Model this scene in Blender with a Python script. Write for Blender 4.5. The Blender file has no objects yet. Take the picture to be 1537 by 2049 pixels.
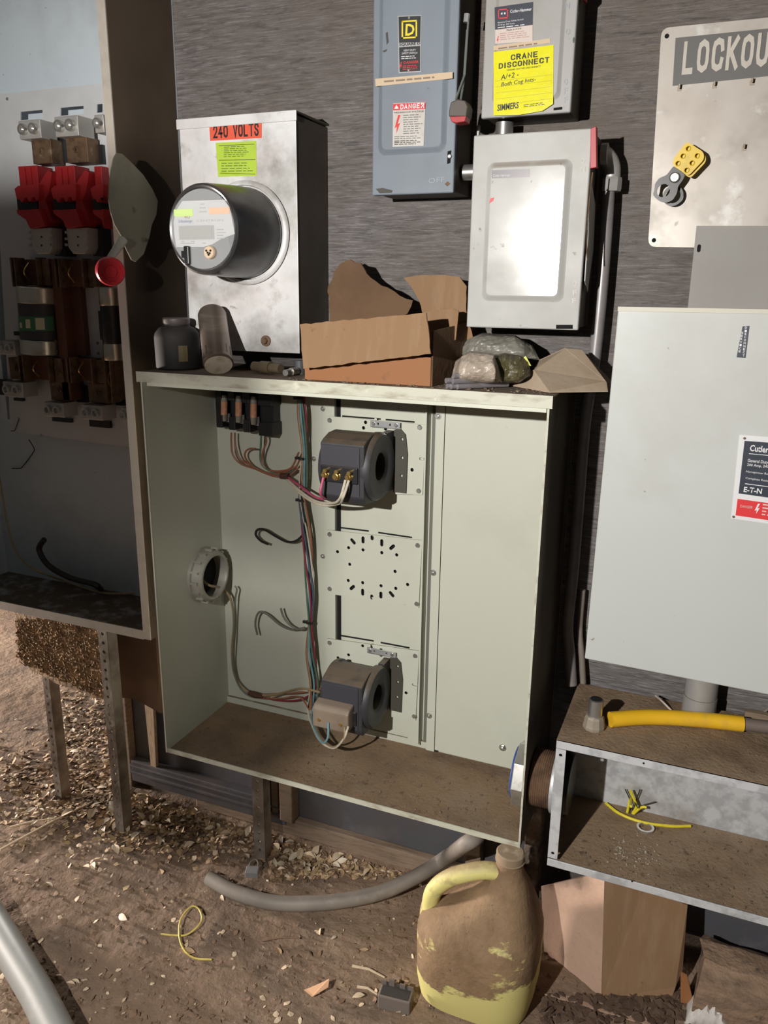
import bpy, bmesh, math, random
from mathutils import Vector, Matrix, noise
random.seed(7)
S = bpy.context.scene
COL = S.collection
PI = math.pi

# ---------------------------------------------------------------- camera
YAW, PITCH, ROLL, FPX = 0.391796, 0.269297, -0.0124464, 1593.02
CAM = Vector((0, -1.728, 1.495))
_c, _s = math.cos(YAW), math.sin(YAW)
_f = Vector((-_s*math.cos(PITCH), _c*math.cos(PITCH), -math.sin(PITCH)))
_r = Vector((_c, _s, 0)); _d = _f.cross(_r)
_cr, _sr = math.cos(ROLL), math.sin(ROLL)
RX = _cr*_r + _sr*_d
DN = -_sr*_r + _cr*_d
cd = bpy.data.cameras.new('camera'); cam = bpy.data.objects.new('camera', cd); COL.objects.link(cam)
cd.sensor_fit = 'HORIZONTAL'; cd.sensor_width = 36; cd.lens = 36*FPX/1537; cd.clip_start = .02
m = Matrix((RX, -DN, -_f)).transposed().to_4x4(); m.translation = CAM
cam.matrix_world = m
S.camera = cam
S.view_settings.view_transform = 'Standard'; S.view_settings.look = 'None'
S.view_settings.gamma = 1; S.view_settings.use_curve_mapping = False
S.view_settings.exposure = 0.0

# ---------------------------------------------------------------- light
w = bpy.data.worlds.new('world'); S.world = w; w.use_nodes = True
bg = w.node_tree.nodes['Background']; bg.inputs[0].default_value = (.95, .93, .9, 1); bg.inputs[1].default_value = .05
def light(name, kind, loc, target, power, color=(1, 1, 1), **kw):
    l = bpy.data.lights.new(name, kind); l.energy = power; l.color = color
    for k, v in kw.items(): setattr(l, k, v)
    o = bpy.data.objects.new(name, l); COL.objects.link(o); o.location = loc
    o.rotation_euler = (Vector(target)-Vector(loc)).to_track_quat('-Z', 'Y').to_euler()
    return o
LAMP = (-.65, -2.2, 1.70)
light('work_light_beam', 'SPOT', LAMP, (-.28, 0, 1.08), 205, (1, .965, .92), shadow_soft_size=.016, spot_size=math.radians(120), spot_blend=.8)
light('daylight_left', 'AREA', (-4.4, -.42, .46), (-1.0, -.18, .0), 210, (1, .88, .80), shape='RECTANGLE', size=.35, size_y=.35)
light('daylight_behind', 'AREA', (-5.0, 3.0, 2.6), (-2.2, .6, 0), 120, (1, .93, .88), shape='RECTANGLE', size=1.2, size_y=1.2)

# ---------------------------------------------------------------- pixel -> point on a real plane of the place
def ray(px, py): return RX*((px-768.5)/FPX) + DN*((py-1024.5)/FPX) + _f
def Y(px, py, y): d = ray(px, py); return CAM + d*((y-CAM.y)/d.y)
def X(px, py, x): d = ray(px, py); return CAM + d*((x-CAM.x)/d.x)
def Z(px, py, z): d = ray(px, py); return CAM + d*((z-CAM.z)/d.z)
V = Vector

# ---------------------------------------------------------------- materials
def ramp(nt, fac, a, b):
    r = nt.nodes.new('ShaderNodeMapRange'); r.inputs[1].default_value = a; r.inputs[2].default_value = b
    nt.links.new(fac, r.inputs[0]); return r.outputs[0]
def mix(nt, fac, a, b):
    n = nt.nodes.new('ShaderNodeMix'); n.data_type = 'RGBA'
    if isinstance(fac, float): n.inputs[0].default_value = fac
    else: nt.links.new(fac, n.inputs[0])
    for i, v in ((6, a), (7, b)):
        if isinstance(v, tuple): n.inputs[i].default_value = (*v[:3], 1)
        else: nt.links.new(v, n.inputs[i])
    return n.outputs[2]
def mul(nt, a, k):
    n = nt.nodes.new('ShaderNodeMath'); n.operation = 'MULTIPLY'; nt.links.new(a, n.inputs[0])
    if isinstance(k, (int, float)): n.inputs[1].default_value = k
    else: nt.links.new(k, n.inputs[1])
    return n.outputs[0]
def nz(nt, vec, scale, detail=6, stretch=None, rough=.6, off=0):
    mp = nt.nodes.new('ShaderNodeMapping'); mp.inputs['Location'].default_value = (off, off*.7, off*1.3)
    mp.inputs['Scale'].default_value = stretch or (1, 1, 1); nt.links.new(vec, mp.inputs[0])
    n = nt.nodes.new('ShaderNodeTexNoise'); n.inputs['Scale'].default_value = scale; n.inputs['Detail'].default_value = detail
    n.inputs['Roughness'].default_value = rough; nt.links.new(mp.outputs[0], n.inputs['Vector']); return n.outputs['Fac']
MATS = {}
def mat(name, col, rough=.55, metal=0., layers=(), bump=None, dust=None, alpha=None, trans=0, rvar=None, spec=None):
    """layers: (color, scale, lo, hi, strength, stretch) noise-masked stains that belong to the surface"""
    if name in MATS: return MATS[name]
    m = bpy.data.materials.new(name); m.use_nodes = True; nt = m.node_tree; b = nt.nodes['Principled BSDF']
    tc = nt.nodes.new('ShaderNodeTexCoord'); vec = tc.outputs['Object']
    c = tuple(col); k = 0
    for L in layers:
        lc, sc, lo, hi, st = L[:5]; sx = L[5] if len(L) > 5 else None; k += 3.7
        f = mul(nt, ramp(nt, nz(nt, vec, sc, stretch=sx, off=k), lo, hi), st)
        c = mix(nt, f, c, tuple(lc))
    if dust:
        dc, amt = dust
        g = nt.nodes.new('ShaderNodeNewGeometry'); sp = nt.nodes.new('ShaderNodeSeparateXYZ'); nt.links.new(g.outputs['Normal'], sp.inputs[0])
        up = ramp(nt, sp.outputs[2], .35, .85); f = mul(nt, mul(nt, up, amt), ramp(nt, nz(nt, vec, 25, off=9), .15, .5))
        c = mix(nt, f, c, tuple(dc))
    if isinstance(c, tuple): b.inputs['Base Color'].default_value = (*c, 1)
    else: nt.links.new(c, b.inputs['Base Color'])
    b.inputs['Roughness'].default_value = rough; b.inputs['Metallic'].default_value = metal
    if rvar: nt.links.new(ramp_to(nt, nz(nt, vec, rvar[0], off=5), rvar[1], rvar[2]), b.inputs['Roughness'])
    if spec is not None: b.inputs['Specular IOR Level'].default_value = spec
    if trans: b.inputs['Transmission Weight'].default_value = trans
    if alpha is not None: b.inputs['Alpha'].default_value = alpha
    if bump:
        bn = nt.nodes.new('ShaderNodeBump'); bn.inputs['Strength'].default_value = bump[1]; bn.inputs['Distance'].default_value = bump[2] if len(bump) > 2 else .004
        nt.links.new(nz(nt, vec, bump[0], stretch=bump[3] if len(bump) > 3 else None), bn.inputs['Height']); nt.links.new(bn.outputs[0], b.inputs['Normal'])
    MATS[name] = m; return m
def ramp_to(nt, fac, lo, hi):
    r = nt.nodes.new('ShaderNodeMapRange'); r.inputs[1].default_value = .3; r.inputs[2].default_value = .7
    r.inputs[3].default_value = lo; r.inputs[4].default_value = hi; nt.links.new(fac, r.inputs[0]); return r.outputs[0]
DUST = (.20, .145, .095)
plywood = mat('plywood', (.165, .150, .148), .6, layers=[((.06, .052, .05), 9, .45, .66, .8, (1.6, 1, 18)), ((.31, .29, .295), 16, .52, .66, .75, (1.6, 1, 24)), ((.13, .105, .082), 1.1, .40, .58, .75), ((.06, .05, .048), 70, .55, .68, .6, (.35, 1, 1.6)), ((.03, .027, .025), 9, .64, .72, .7, (.5, 1, 4))], bump=(24, .6, .004, (1, 1, 16)), rvar=(9, .36, .7))
lowwall = mat('painted_sheet', (.085, .085, .095), .5, layers=[((.2, .19, .19), 5, .55, .7, .5), ((.10, .07, .05), 8, .45, .7, .5)], bump=(20, .3))
wood = mat('weathered_wood', (.24, .17, .115), .8, layers=[((.09, .06, .04), 10, .45, .7, .7, (1, 6, 10)), ((.36, .29, .22), 5, .5, .75, .5)], bump=(30, .5, .004, (1, 5, 5)))
chip = mat('rotten_chipboard', (.52, .35, .20), .9, layers=[((.14, .08, .045), 45, .46, .64, .7), ((.60, .45, .27), 90, .5, .66, .7), ((.06, .035, .02), 6, .58, .72, .7)], bump=(70, 1, .01))
brownboard = mat('brown_board', (.14, .075, .04), .8, layers=[((.05, .03, .02), 6, .4, .7, .6)], bump=(30, .4))
dirt = mat('dirt_floor', (.21, .14, .092), .95, layers=[((.31, .22, .148), 2.6, .46, .62, .8), ((.14, .10, .073), 6, .50, .66, .7), ((.46, .38, .30), 60, .6, .75, .5), ((.07, .05, .038), 35, .62, .75, .6)], bump=(38, .8, .010))
paint = mat('sage_enamel', (.575, .59, .495), .42, layers=[((.34, .35, .29), 3, .5, .75, .3), ((.20, .17, .12), 26, .70, .78, .6), ((.58, .60, .50), 6, .5, .7, .2)], dust=(DUST, 1.0), bump=(300, .04, .001))
paintside = mat('cabinet_shaded_side', (.16, .15, .11), .6, layers=[((.05, .035, .022), 4, .35, .65, .8), ((.12, .06, .03), 9, .5, .7, .6)])  # sage side painted dark for the shade it stands in, plus stains
sagefloor = mat('dusty_cabinet_floor', (.235, .155, .09), .9, layers=[((.115, .08, .052), 7, .45, .7, .75), ((.30, .235, .165), 5, .5, .7, .5), ((.06, .04, .028), 40, .62, .72, .6)], bump=(120, .7, .004))
greybox = mat('grey_blue_enamel', (.20, .235, .275), .42, layers=[((.13, .15, .17), 4, .5, .75, .4), ((.08, .06, .05), 40, .70, .76, .7), ((.30, .30, .29), 9, .62, .8, .4)], dust=(DUST, .8), rvar=(6, .35, .6))
greybox2 = mat('stained_grey_enamel', (.36, .355, .34), .45, layers=[((.22, .19, .15), 6, .5, .75, .5), ((.09, .06, .04), 50, .68, .74, .7), ((.5, .5, .5), 3, .5, .75, .4)], dust=(DUST, .8))
lowerbox = mat('worn_silver_enamel', (.42, .42, .405), .55, .05, layers=[((.36, .33, .28), 7, .5, .72, .4), ((.10, .07, .045), 60, .67, .73, .7), ((.62, .63, .61), 3, .5, .75, .4)], dust=(DUST, .8), rvar=(12, .5, .62))
glossbox = mat('polished_silver_panel', (.50, .50, .48), .16, 0, layers=[((.30, .27, .22), 8, .55, .72, .35), ((.10, .07, .045), 60, .66, .73, .7)], dust=((.30, .22, .15), .9), rvar=(12, .14, .19))
coverm = mat('pale_grey_cover', (.52, .54, .52), .4, layers=[((.36, .34, .30), 2.2, .52, .7, .45), ((.40, .41, .40), 1.5, .45, .7, .35), ((.16, .11, .07), 55, .70, .75, .7)], dust=(DUST, .7), rvar=(4, .36, .55))
plateg = mat('flat_grey_plate', (.30, .285, .265), .6, layers=[((.22, .20, .18), 5, .5, .75, .4)])
darkside = mat('shaded_enamel', (.10, .085, .065), .6, layers=[((.04, .03, .02), 6, .4, .7, .7)])  # enamel darkened to paint the shaded faces of the boxes, with brown mottling
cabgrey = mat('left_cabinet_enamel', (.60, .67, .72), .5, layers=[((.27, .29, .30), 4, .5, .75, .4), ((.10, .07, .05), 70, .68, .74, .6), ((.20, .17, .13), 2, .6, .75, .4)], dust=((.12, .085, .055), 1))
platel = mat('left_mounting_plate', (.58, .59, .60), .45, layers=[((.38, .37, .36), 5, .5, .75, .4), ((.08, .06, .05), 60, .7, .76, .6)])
cabside = mat('left_cabinet_shaded_side', (.105, .075, .05), .65, layers=[((.05, .032, .02), 3, .4, .7, .8), ((.22, .18, .13), 90, .70, .76, .5)])  # shade on the outer side put into the colour, over brown mottling
beigelip = mat('beige_edge', (.42, .38, .33), .5, layers=[((.24, .2, .16), 12, .5, .7, .5)])
galv = mat('galvanised_steel', (.66, .68, .70), .45, .3, layers=[((.36, .37, .38), 30, .45, .6, .6), ((.66, .67, .68), 70, .62, .7, .6), ((.22, .16, .11), 5, .6, .75, .6)], rvar=(30, .3, .55))
galvbox = mat('stained_galvanised', (.72, .72, .715), .45, .2, layers=[((.50, .49, .47), 8, .45, .62, .6), ((.84, .76, .76), 5, .5, .66, .6), ((.22, .20, .17), 5.0, .52, .68, .75), ((.30, .27, .23), 13, .56, .68, .6), ((.10, .08, .06), 30, .66, .74, .7)], rvar=(8, .38, .6))
dustytop = mat('dusty_trough_top', (.275, .19, .115), .92, layers=[((.13, .085, .05), 9, .45, .68, .75), ((.33, .25, .17), 6, .5, .7, .6), ((.05, .035, .025), 50, .62, .7, .6), ((.40, .37, .32), 80, .66, .73, .4)], bump=(120, .8, .004))
zinc = mat('zinc_hardware', (.62, .61, .58), .3, .85, layers=[((.35, .3, .24), 60, .5, .7, .5)])
lugm = mat('aluminium_lug', (.46, .45, .43), .42, .4, layers=[((.4, .37, .32), 30, .5, .7, .5)], dust=((.2, .15, .1), .8))
brass = mat('brass', (.72, .50, .17), .28, .9, layers=[((.35, .22, .08), 80, .55, .7, .6)])
tarnish = mat('tarnished_copper', (.17, .105, .06), .5, .3, layers=[((.06, .036, .022), 35, .45, .65, .8), ((.36, .30, .21), 50, .6, .72, .6)])
rustbrown = mat('brown_insulator', (.14, .055, .03), .55, layers=[((.06, .025, .015), 12, .45, .7, .6)])
redm = mat('red_moulding', (.42, .022, .026), .45, layers=[((.16, .012, .012), 25, .45, .7, .5), ((.34, .12, .10), 120, .66, .74, .4)])
redknob = mat('red_knob', (.62, .03, .045), .35)
blackm = mat('black_bakelite', (.013, .013, .015), .4, layers=[((.05, .042, .032), 12, .5, .75, .6)], dust=((.085, .063, .043), .9))
blackflat = mat('opening_shade_black', (.004, .004, .004), .9)  # flat black painted in for the shade inside holes and gaps
ctm = mat('charcoal_moulding', (.036, .036, .042), .5, layers=[((.055, .052, .052), 15, .5, .7, .5)], dust=((.13, .10, .07), 1.0), bump=(200, .1, .001))
ferrule = mat('fuse_ferrule', (.66, .62, .52), .28, .85, layers=[((.35, .28, .18), 20, .5, .7, .6)])
greenlab = mat('green_label', (.04, .17, .08), .5, layers=[((.02, .07, .035), 20, .5, .7, .5)])
cream = mat('cream_label', (.55, .53, .38), .6)
copperlab = mat('orange_fuse_label', (.52, .24, .13), .55, layers=[((.65, .42, .28), 90, .55, .65, .6)])
glassy = mat('fuse_glass_end', (.45, .42, .36), .15, .5)
card = mat('cardboard', (.27, .16, .082), .85, layers=[((.23, .14, .08), 5, .5, .75, .5), ((.35, .24, .15), 8, .5, .7, .4, (6, 1, 1)), ((.12, .075, .045), 60, .66, .74, .5)], dust=((.22, .155, .10), .7), bump=(40, .25, .002, (8, 1, 1)))
cardo = mat('cardboard_orange', (.30, .125, .045), .7, layers=[((.25, .11, .05), 8, .5, .75, .6), ((.08, .05, .03), 30, .62, .75, .6)])
cardd = mat('cardboard_dark', (.15, .085, .042), .85, layers=[((.09, .05, .028), 9, .45, .7, .7), ((.23, .14, .08), 6, .55, .7, .6)], bump=(60, .4))
cardp = mat('cardboard_pinkish', (.48, .325, .24), .85, layers=[((.30, .19, .13), 6, .5, .72, .6), ((.16, .11, .08), 14, .6, .72, .6), ((.38, .27, .20), 60, .55, .7, .5)], bump=(50, .4))
paper = mat('dusty_tan_paper', (.40, .305, .215), .8, layers=[((.27, .20, .14), 8, .5, .7, .6), ((.52, .43, .33), 6, .55, .7, .4), ((.10, .075, .05), 45, .66, .74, .5)], bump=(30, .4))
bagclear = mat('dusty_clear_plastic', (.50, .42, .34), .22, layers=[((.30, .23, .17), 12, .45, .7, .7), ((.62, .58, .52), 20, .62, .74, .5)], alpha=.86, bump=(35, .9, .006))
baggrey = mat('grey_plastic_bag', (.225, .215, .18), .35, layers=[((.14, .125, .10), 10, .5, .7, .6)], bump=(20, .6, .006))
bagdark = mat('olive_wrapper', (.07, .06, .025), .3, layers=[((.20, .17, .10), 30, .52, .66, .7), ((.5, .5, .06), 22, .66, .72, .8)], bump=(40, .9, .006))
yelwrap = mat('yellow_wrapper', (.62, .62, .10), .5)
canm = mat('dull_tin', (.19, .155, .125), .42, .6, layers=[((.13, .10, .075), 10, .45, .7, .6), ((.36, .31, .26), 6, .5, .7, .5, (1, 1, 6))])
canend = mat('tin_end', (.80, .70, .55), .35, .3, layers=[((.35, .29, .2), 30, .5, .7, .6)])
jarm = mat('dark_jar', (.012, .010, .009), .75, layers=[((.03, .025, .02), 9, .45, .7, .7)])
housingblack = mat('meter_housing', (.028, .028, .030), .25, layers=[((.10, .085, .07), 7, .5, .75, .6)], rvar=(8, .15, .45), dust=((.10, .08, .06), .7))  # the meter housing's own near-black
metglass = mat('meter_face_plate', (.10, .10, .105), .22, layers=[((.18, .17, .16), 9, .5, .7, .5)])
clearg = mat('meter_glass', (.85, .87, .87), .06, alpha=.16)
labelw = mat('white_label', (.52, .52, .53), .45, layers=[((.55, .54, .52), 25, .5, .7, .5)])
labelwd = mat('aged_white_label', (.58, .55, .51), .5, layers=[((.42, .38, .33), 30, .5, .7, .5)])
lcd = mat('lcd_screen', (.30, .30, .27), .25)
black = mat('black_print', (.018, .018, .022), .5)
navy = mat('navy_label', (.035, .042, .06), .4)
redlab = mat('red_label', (.68, .035, .04), .45)
orangelab = mat('orange_red_label', (.72, .10, .05), .5, layers=[((.6, .12, .08), 40, .5, .7, .4)])
limelab = mat('lime_label', (.42, .58, .05), .5, layers=[((.30, .40, .06), 30, .5, .7, .4)])
yellab = mat('yellow_vinyl', (.80, .76, .02), .22, layers=[((.70, .64, .03), 20, .5, .7, .4)], bump=(12, .35, .006))
yelprint = mat('yellow_print', (.80, .66, .03), .45)
silverp = mat('silver_plate', (.50, .50, .50), .35, .5)
masking = mat('masking_tape', (.62, .48, .33), .7)
orangest = mat('orange_sticker', (.85, .42, .18), .5)
pinkish = mat('pale_pink_label', (.62, .53, .48), .5)
yelm = mat('yellow_enamel', (.72, .50, .02), .35, layers=[((.45, .30, .03), 30, .55, .7, .5)])
blackp = mat('black_coated_steel', (.03, .027, .027), .35)
whiteprint = mat('white_print', (.75, .75, .76), .5)
steelprint = mat('grey_sign_print', (.115, .108, .10), .5, layers=[((.2, .19, .17), 20, .6, .75, .6)])
boardm = mat('lockout_board', (.47, .43, .38), .38, .1, layers=[((.36, .31, .26), 6, .5, .72, .5), ((.66, .65, .62), 11, .60, .68, .75), ((.14, .10, .07), 50, .68, .75, .6)], rvar=(10, .25, .55))
hosem = mat('grey_flexible_pipe', (.27, .235, .20), .6, layers=[((.13, .11, .09), 4, .45, .7, .6), ((.40, .36, .31), 20, .55, .7, .4)])
yelhose = mat('yellow_hose', (.82, .48, .02), .45, layers=[((.5, .32, .08), 14, .55, .72, .6)])
jugm = mat('dirty_yellow_plastic', (.60, .54, .20), .6, layers=[((.72, .67, .36), 5, .5, .7, .6)])
def jug_dirt(m):
    nt = m.node_tree; b = nt.nodes['Principled BSDF']; old = b.inputs['Base Color'].links[0].from_socket
    tc = nt.nodes.new('ShaderNodeTexCoord'); vec = tc.outputs['Object']; sp = nt.nodes.new('ShaderNodeSeparateXYZ'); nt.links.new(vec, sp.inputs[0])
    a = nt.nodes.new('ShaderNodeMath'); a.operation = 'MULTIPLY_ADD'; nt.links.new(sp.outputs[2], a.inputs[0]); a.inputs[1].default_value = 1.3; nt.links.new(nz(nt, vec, 7.5, 6, off=2, stretch=(1, 1, 1.7)), a.inputs[2])
    f = ramp(nt, a.outputs[0], .60, .65)
    brown = mix(nt, ramp(nt, nz(nt, vec, 14, off=4), .4, .7), (.27, .175, .095), (.17, .105, .055)); brown = mix(nt, ramp(nt, nz(nt, vec, 120, off=6), .62, .72), brown, (.12, .085, .055))
    nt.links.new(mix(nt, f, old, brown), b.inputs['Base Color'])
    bn = nt.nodes.new('ShaderNodeBump'); bn.inputs['Strength'].default_value = .7; bn.inputs['Distance'].default_value = .004
    nt.links.new(mul(nt, nz(nt, vec, 70), f), bn.inputs['Height']); nt.links.new(bn.outputs[0], b.inputs['Normal']); b.inputs['Roughness'].default_value = .8
jug_dirt(jugm)
jugh = mat('jug_handle', (.66, .60, .22), .6, layers=[((.28, .20, .12), 12, .5, .62, .9)], dust=((.27, .19, .12), .8))
legm = mat('dirty_strut', (.30, .27, .23), .55, .25, layers=[((.13, .095, .065), 9, .42, .6, .85), ((.22, .10, .05), 16, .6, .7, .6), ((.42, .42, .42), 25, .6, .7, .5)], bump=(40, .4))
postm = mat('rotten_post', (.27, .205, .155), .9, layers=[((.05, .038, .028), 14, .45, .6, .9)], bump=(50, .8, .008))
leafm = [mat('leaf_tan', (.42, .29, .16), .75, layers=[((.25, .16, .09), 40, .5, .7, .5)]), mat('leaf_pale', (.62, .49, .34), .7, layers=[((.4, .29, .18), 40, .5, .7, .5)]), mat('leaf_brown', (.20, .125, .075), .8, layers=[((.1, .06, .035), 40, .5, .7, .5)]), mat('leaf_light', (.72, .62, .47), .6)]
cloth = mat('white_rag', (.62, .59, .55), .85, layers=[((.35, .31, .27), 15, .55, .7, .6)], bump=(50, .5))
rust = mat('rusty_thread', (.20, .12, .07), .7, .2, layers=[((.08, .045, .03), 30, .45, .65, .7)])
def plain(name, c, r=.45): return mat(name, c, r, layers=[(tuple(x*.6 for x in c), 60, .5, .7, .5)])

# ---------------------------------------------------------------- mesh building
def bx(v0, v1): return [V((x, y, z)) for x in (v0[0], v1[0]) for y in (v0[1], v1[1]) for z in (v0[2], v1[2])]
class MB:
    def __init__(s): s.v = []; s.f = []
    def add(s, vs, fs):
        n = len(s.v); s.v += [V(v) for v in vs]; s.f += [tuple(i+n for i in f) for f in fs]; return s
    def hexa(s, p):  # p index = x*4+y*2+z
        return s.add(p, [(0, 1, 3, 2), (4, 6, 7, 5), (0, 4, 5, 1), (2, 3, 7, 6), (0, 2, 6, 4), (1, 5, 7, 3)])
    def box(s, a, b):
        a2 = [min(a[i], b[i]) for i in range(3)]; b2 = [max(a[i], b[i]) for i in range(3)]
        return s.hexa(bx(a2, b2))
    def rbox(s, c, size, rot):
        h = V(size)/2; R = rot if isinstance(rot, Matrix) else Matrix.Rotation(rot, 3, 'Z')
        return s.hexa([V(c)+R @ p for p in bx(-h, h)])
    def slab(s, pts, t, nrm=None):  # planar-ish polygon given thickness t along nrm (fan)
        n = len(pts); pts = [V(p) for p in pts]
        if nrm is None:
            nrm = V((0, 0, 0))
            for i in range(n): nrm += (pts[i]).cross(pts[(i+1) % n])
            nrm.normalize()
        nrm = V(nrm)*t
        k = len(s.v); s.v += pts + [p+nrm for p in pts]
        s.f.append(tuple(k+i for i in reversed(range(n)))); s.f.append(tuple(k+n+i for i in range(n)))
        for i in range(n): j = (i+1) % n; s.f.append((k+i, k+j, k+n+j, k+n+i))
        return s
    def tube(s, pts, r, seg=10, cap=True, hollow=0):
        pts = [V(p) for p in pts]; n = len(pts); rr = r if isinstance(r, (list, tuple)) else [r]*n
        t0 = (pts[1]-pts[0]).normalized(); up = V((0, 0, 1)) if abs(t0.z) < .9 else V((1, 0, 0)); a = t0.cross(up).normalized()
        rings = []
        for i, p in enumerate(pts):
            t = ((pts[min(i+1, n-1)]-pts[max(i-1, 0)])).normalized()
            a = (a - t*a.dot(t)).normalized(); b = t.cross(a)
            k = len(s.v); rings.append(k)
            for j in range(seg): an = 2*PI*j/seg; s.v.append(p+(a*math.cos(an)+b*math.sin(an))*rr[i])
        for i in range(n-1):
            for j in range(seg): j2 = (j+1) % seg; s.f.append((rings[i]+j, rings[i]+j2, rings[i+1]+j2, rings[i+1]+j))
        if cap: s.f.append(tuple(rings[0]+j for j in reversed(range(seg)))); s.f.append(tuple(rings[-1]+j for j in range(seg)))
        return s
    def lathe(s, prof, o, axis, seg=28, sx=1.0, closed=False):  # prof: (r, h) along axis
        o = V(o); ax = V(axis).normalized(); up = V((0, 0, 1)) if abs(ax.z) < .9 else V((1, 0, 0))
        a = ax.cross(up).normalized(); b = ax.cross(a); rings = []
        for (r, h) in prof:
            rings.append(len(s.v))
            for j in range(seg): an = 2*PI*j/seg; s.v.append(o+ax*h+(a*math.cos(an)*sx+b*math.sin(an))*max(r, 1e-5))
        m = len(prof)
        for i in range(m if closed else m-1):
            p, q = rings[i], rings[(i+1) % m]
            for j in range(seg): j2 = (j+1) % seg; s.f.append((p+j, p+j2, q+j2, q+j))
        if not closed:
            s.f.append(tuple(rings[0]+j for j in reversed(range(seg)))); s.f.append(tuple(rings[-1]+j for j in range(seg)))
        return s
    def build(s, name, m, parent=None, origin=None, bevel=0, smooth=False, kind=None, segs=2):
        me = bpy.data.meshes.new(name)
        root = parent
        if parent is not None:
            L = V((0, 0, 0)); q = parent
            while q: L += q.location; q = q.parent
        else:
            if origin is None:
                xs = [v.x for v in s.v]; ys = [v.y for v in s.v]; zs = [v.z for v in s.v]
                origin = ((min(xs)+max(xs))/2, (min(ys)+max(ys))/2, min(zs))
            L = V(origin)
        me.from_pydata([tuple(v-L) for v in s.v], [], s.f)
        b = bmesh.new(); b.from_mesh(me); bmesh.ops.recalc_face_normals(b, faces=b.faces)
        if bevel:
            es = [e for e in b.edges if len(e.link_faces) == 2 and e.calc_face_angle(0) > .6]
            bmesh.ops.bevel(b, geom=es, offset=bevel, segments=segs, affect='EDGES', profile=.5, clamp_overlap=True)
        b.to_mesh(me); b.free()
        if smooth:
            for p in me.polygons: p.use_smooth = True
            try: me.set_sharp_from_angle(angle=math.radians(38))
            except Exception: pass
        me.materials.append(m)
        o = bpy.data.objects.new(name, me); COL.objects.link(o)
        if parent is not None: o.parent = parent
        else: o.location = L
        if kind: o['kind'] = kind
        return o
def tag(o, label, cat, group=None):
    o['label'] = label; o['category'] = cat
    if group: o['group'] = group
    return o
def lab(o, label): o['label'] = label; return o
def thing(name, loc, label, cat, group=None):
    o = bpy.data.objects.new(name, None); COL.objects.link(o); o.location = V(loc); o.empty_display_size = .03
    return tag(o, label, cat, group)
def B(a, b): return MB().box(a, b)
def smoothpath(pts, n=8):  # catmull-rom
    pts = [V(p) for p in pts]; P = [pts[0]*2-pts[1]]+pts+[pts[-1]*2-pts[-2]]; out = []
    for i in range(1, len(P)-2):
        for k in range(n):
            t = k/n; a, b, c, d = P[i-1], P[i], P[i+1], P[i+2]
            out.append(.5*((2*b)+(c-a)*t+(2*a-5*b+4*c-d)*t*t+(3*b-a-3*c+d)*t**3))
    out.append(pts[-1]); return out
def curve_mesh(cu, M, name, m, parent, origin=None):
    o = bpy.data.objects.new('tmp', cu); COL.objects.link(o)
    dg = bpy.context.evaluated_depsgraph_get(); me = bpy.data.meshes.new_from_object(o.evaluated_get(dg)); bpy.data.objects.remove(o)
    L = V((0, 0, 0)); q = parent
    while q: L += q.location; q = q.parent
    if parent is None: L = V(origin)
    me.transform(Matrix.Translation(-L) @ M); me.materials.clear(); me.materials.append(m); me.name = name
    r = bpy.data.objects.new(name, me); COL.objects.link(r)
    if parent is not None: r.parent = parent
    else: r.location = L
    return r
_txt = {}
def text(s, p0, p1, h, m, parent, name='lettering', bold=.0, skew=0):
    """text whose baseline runs from point p0 to point p1 on a face that looks towards -y; h is the capital height in metres"""
    p0, p1 = V(p0), V(p1); cu = bpy.data.curves.new('t', 'FONT'); cu.body = s; cu.size = 1; cu.offset = bold; cu.shear = skew; cu.extrude = .0; cu.resolution_u = 2
    o = bpy.data.objects.new('tmp', cu); COL.objects.link(o)
    dg = bpy.context.evaluated_depsgraph_get(); me = bpy.data.meshes.new_from_object(o.evaluated_get(dg)); bpy.data.objects.remove(o)
    xs = [v.co.x for v in me.vertices]; x0, x1 = min(xs), max(xs)
    ex = (p1-p0); wd = ex.length; ex.normalize(); n = V((0, -1, 0)); ey = n.cross(ex); sx = wd/(x1-x0); sy = h/.69
    L = V((0, 0, 0)); q = parent
    while q: L += q.location; q = q.parent
    for v in me.vertices: c = v.co.copy(); v.co = p0 + ex*((c.x-x0)*sx) + ey*(c.y*sy) - L + n*.0003
    me.materials.append(m); r = bpy.data.objects.new(name, me); COL.objects.link(r); r.parent = parent
    return r
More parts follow.
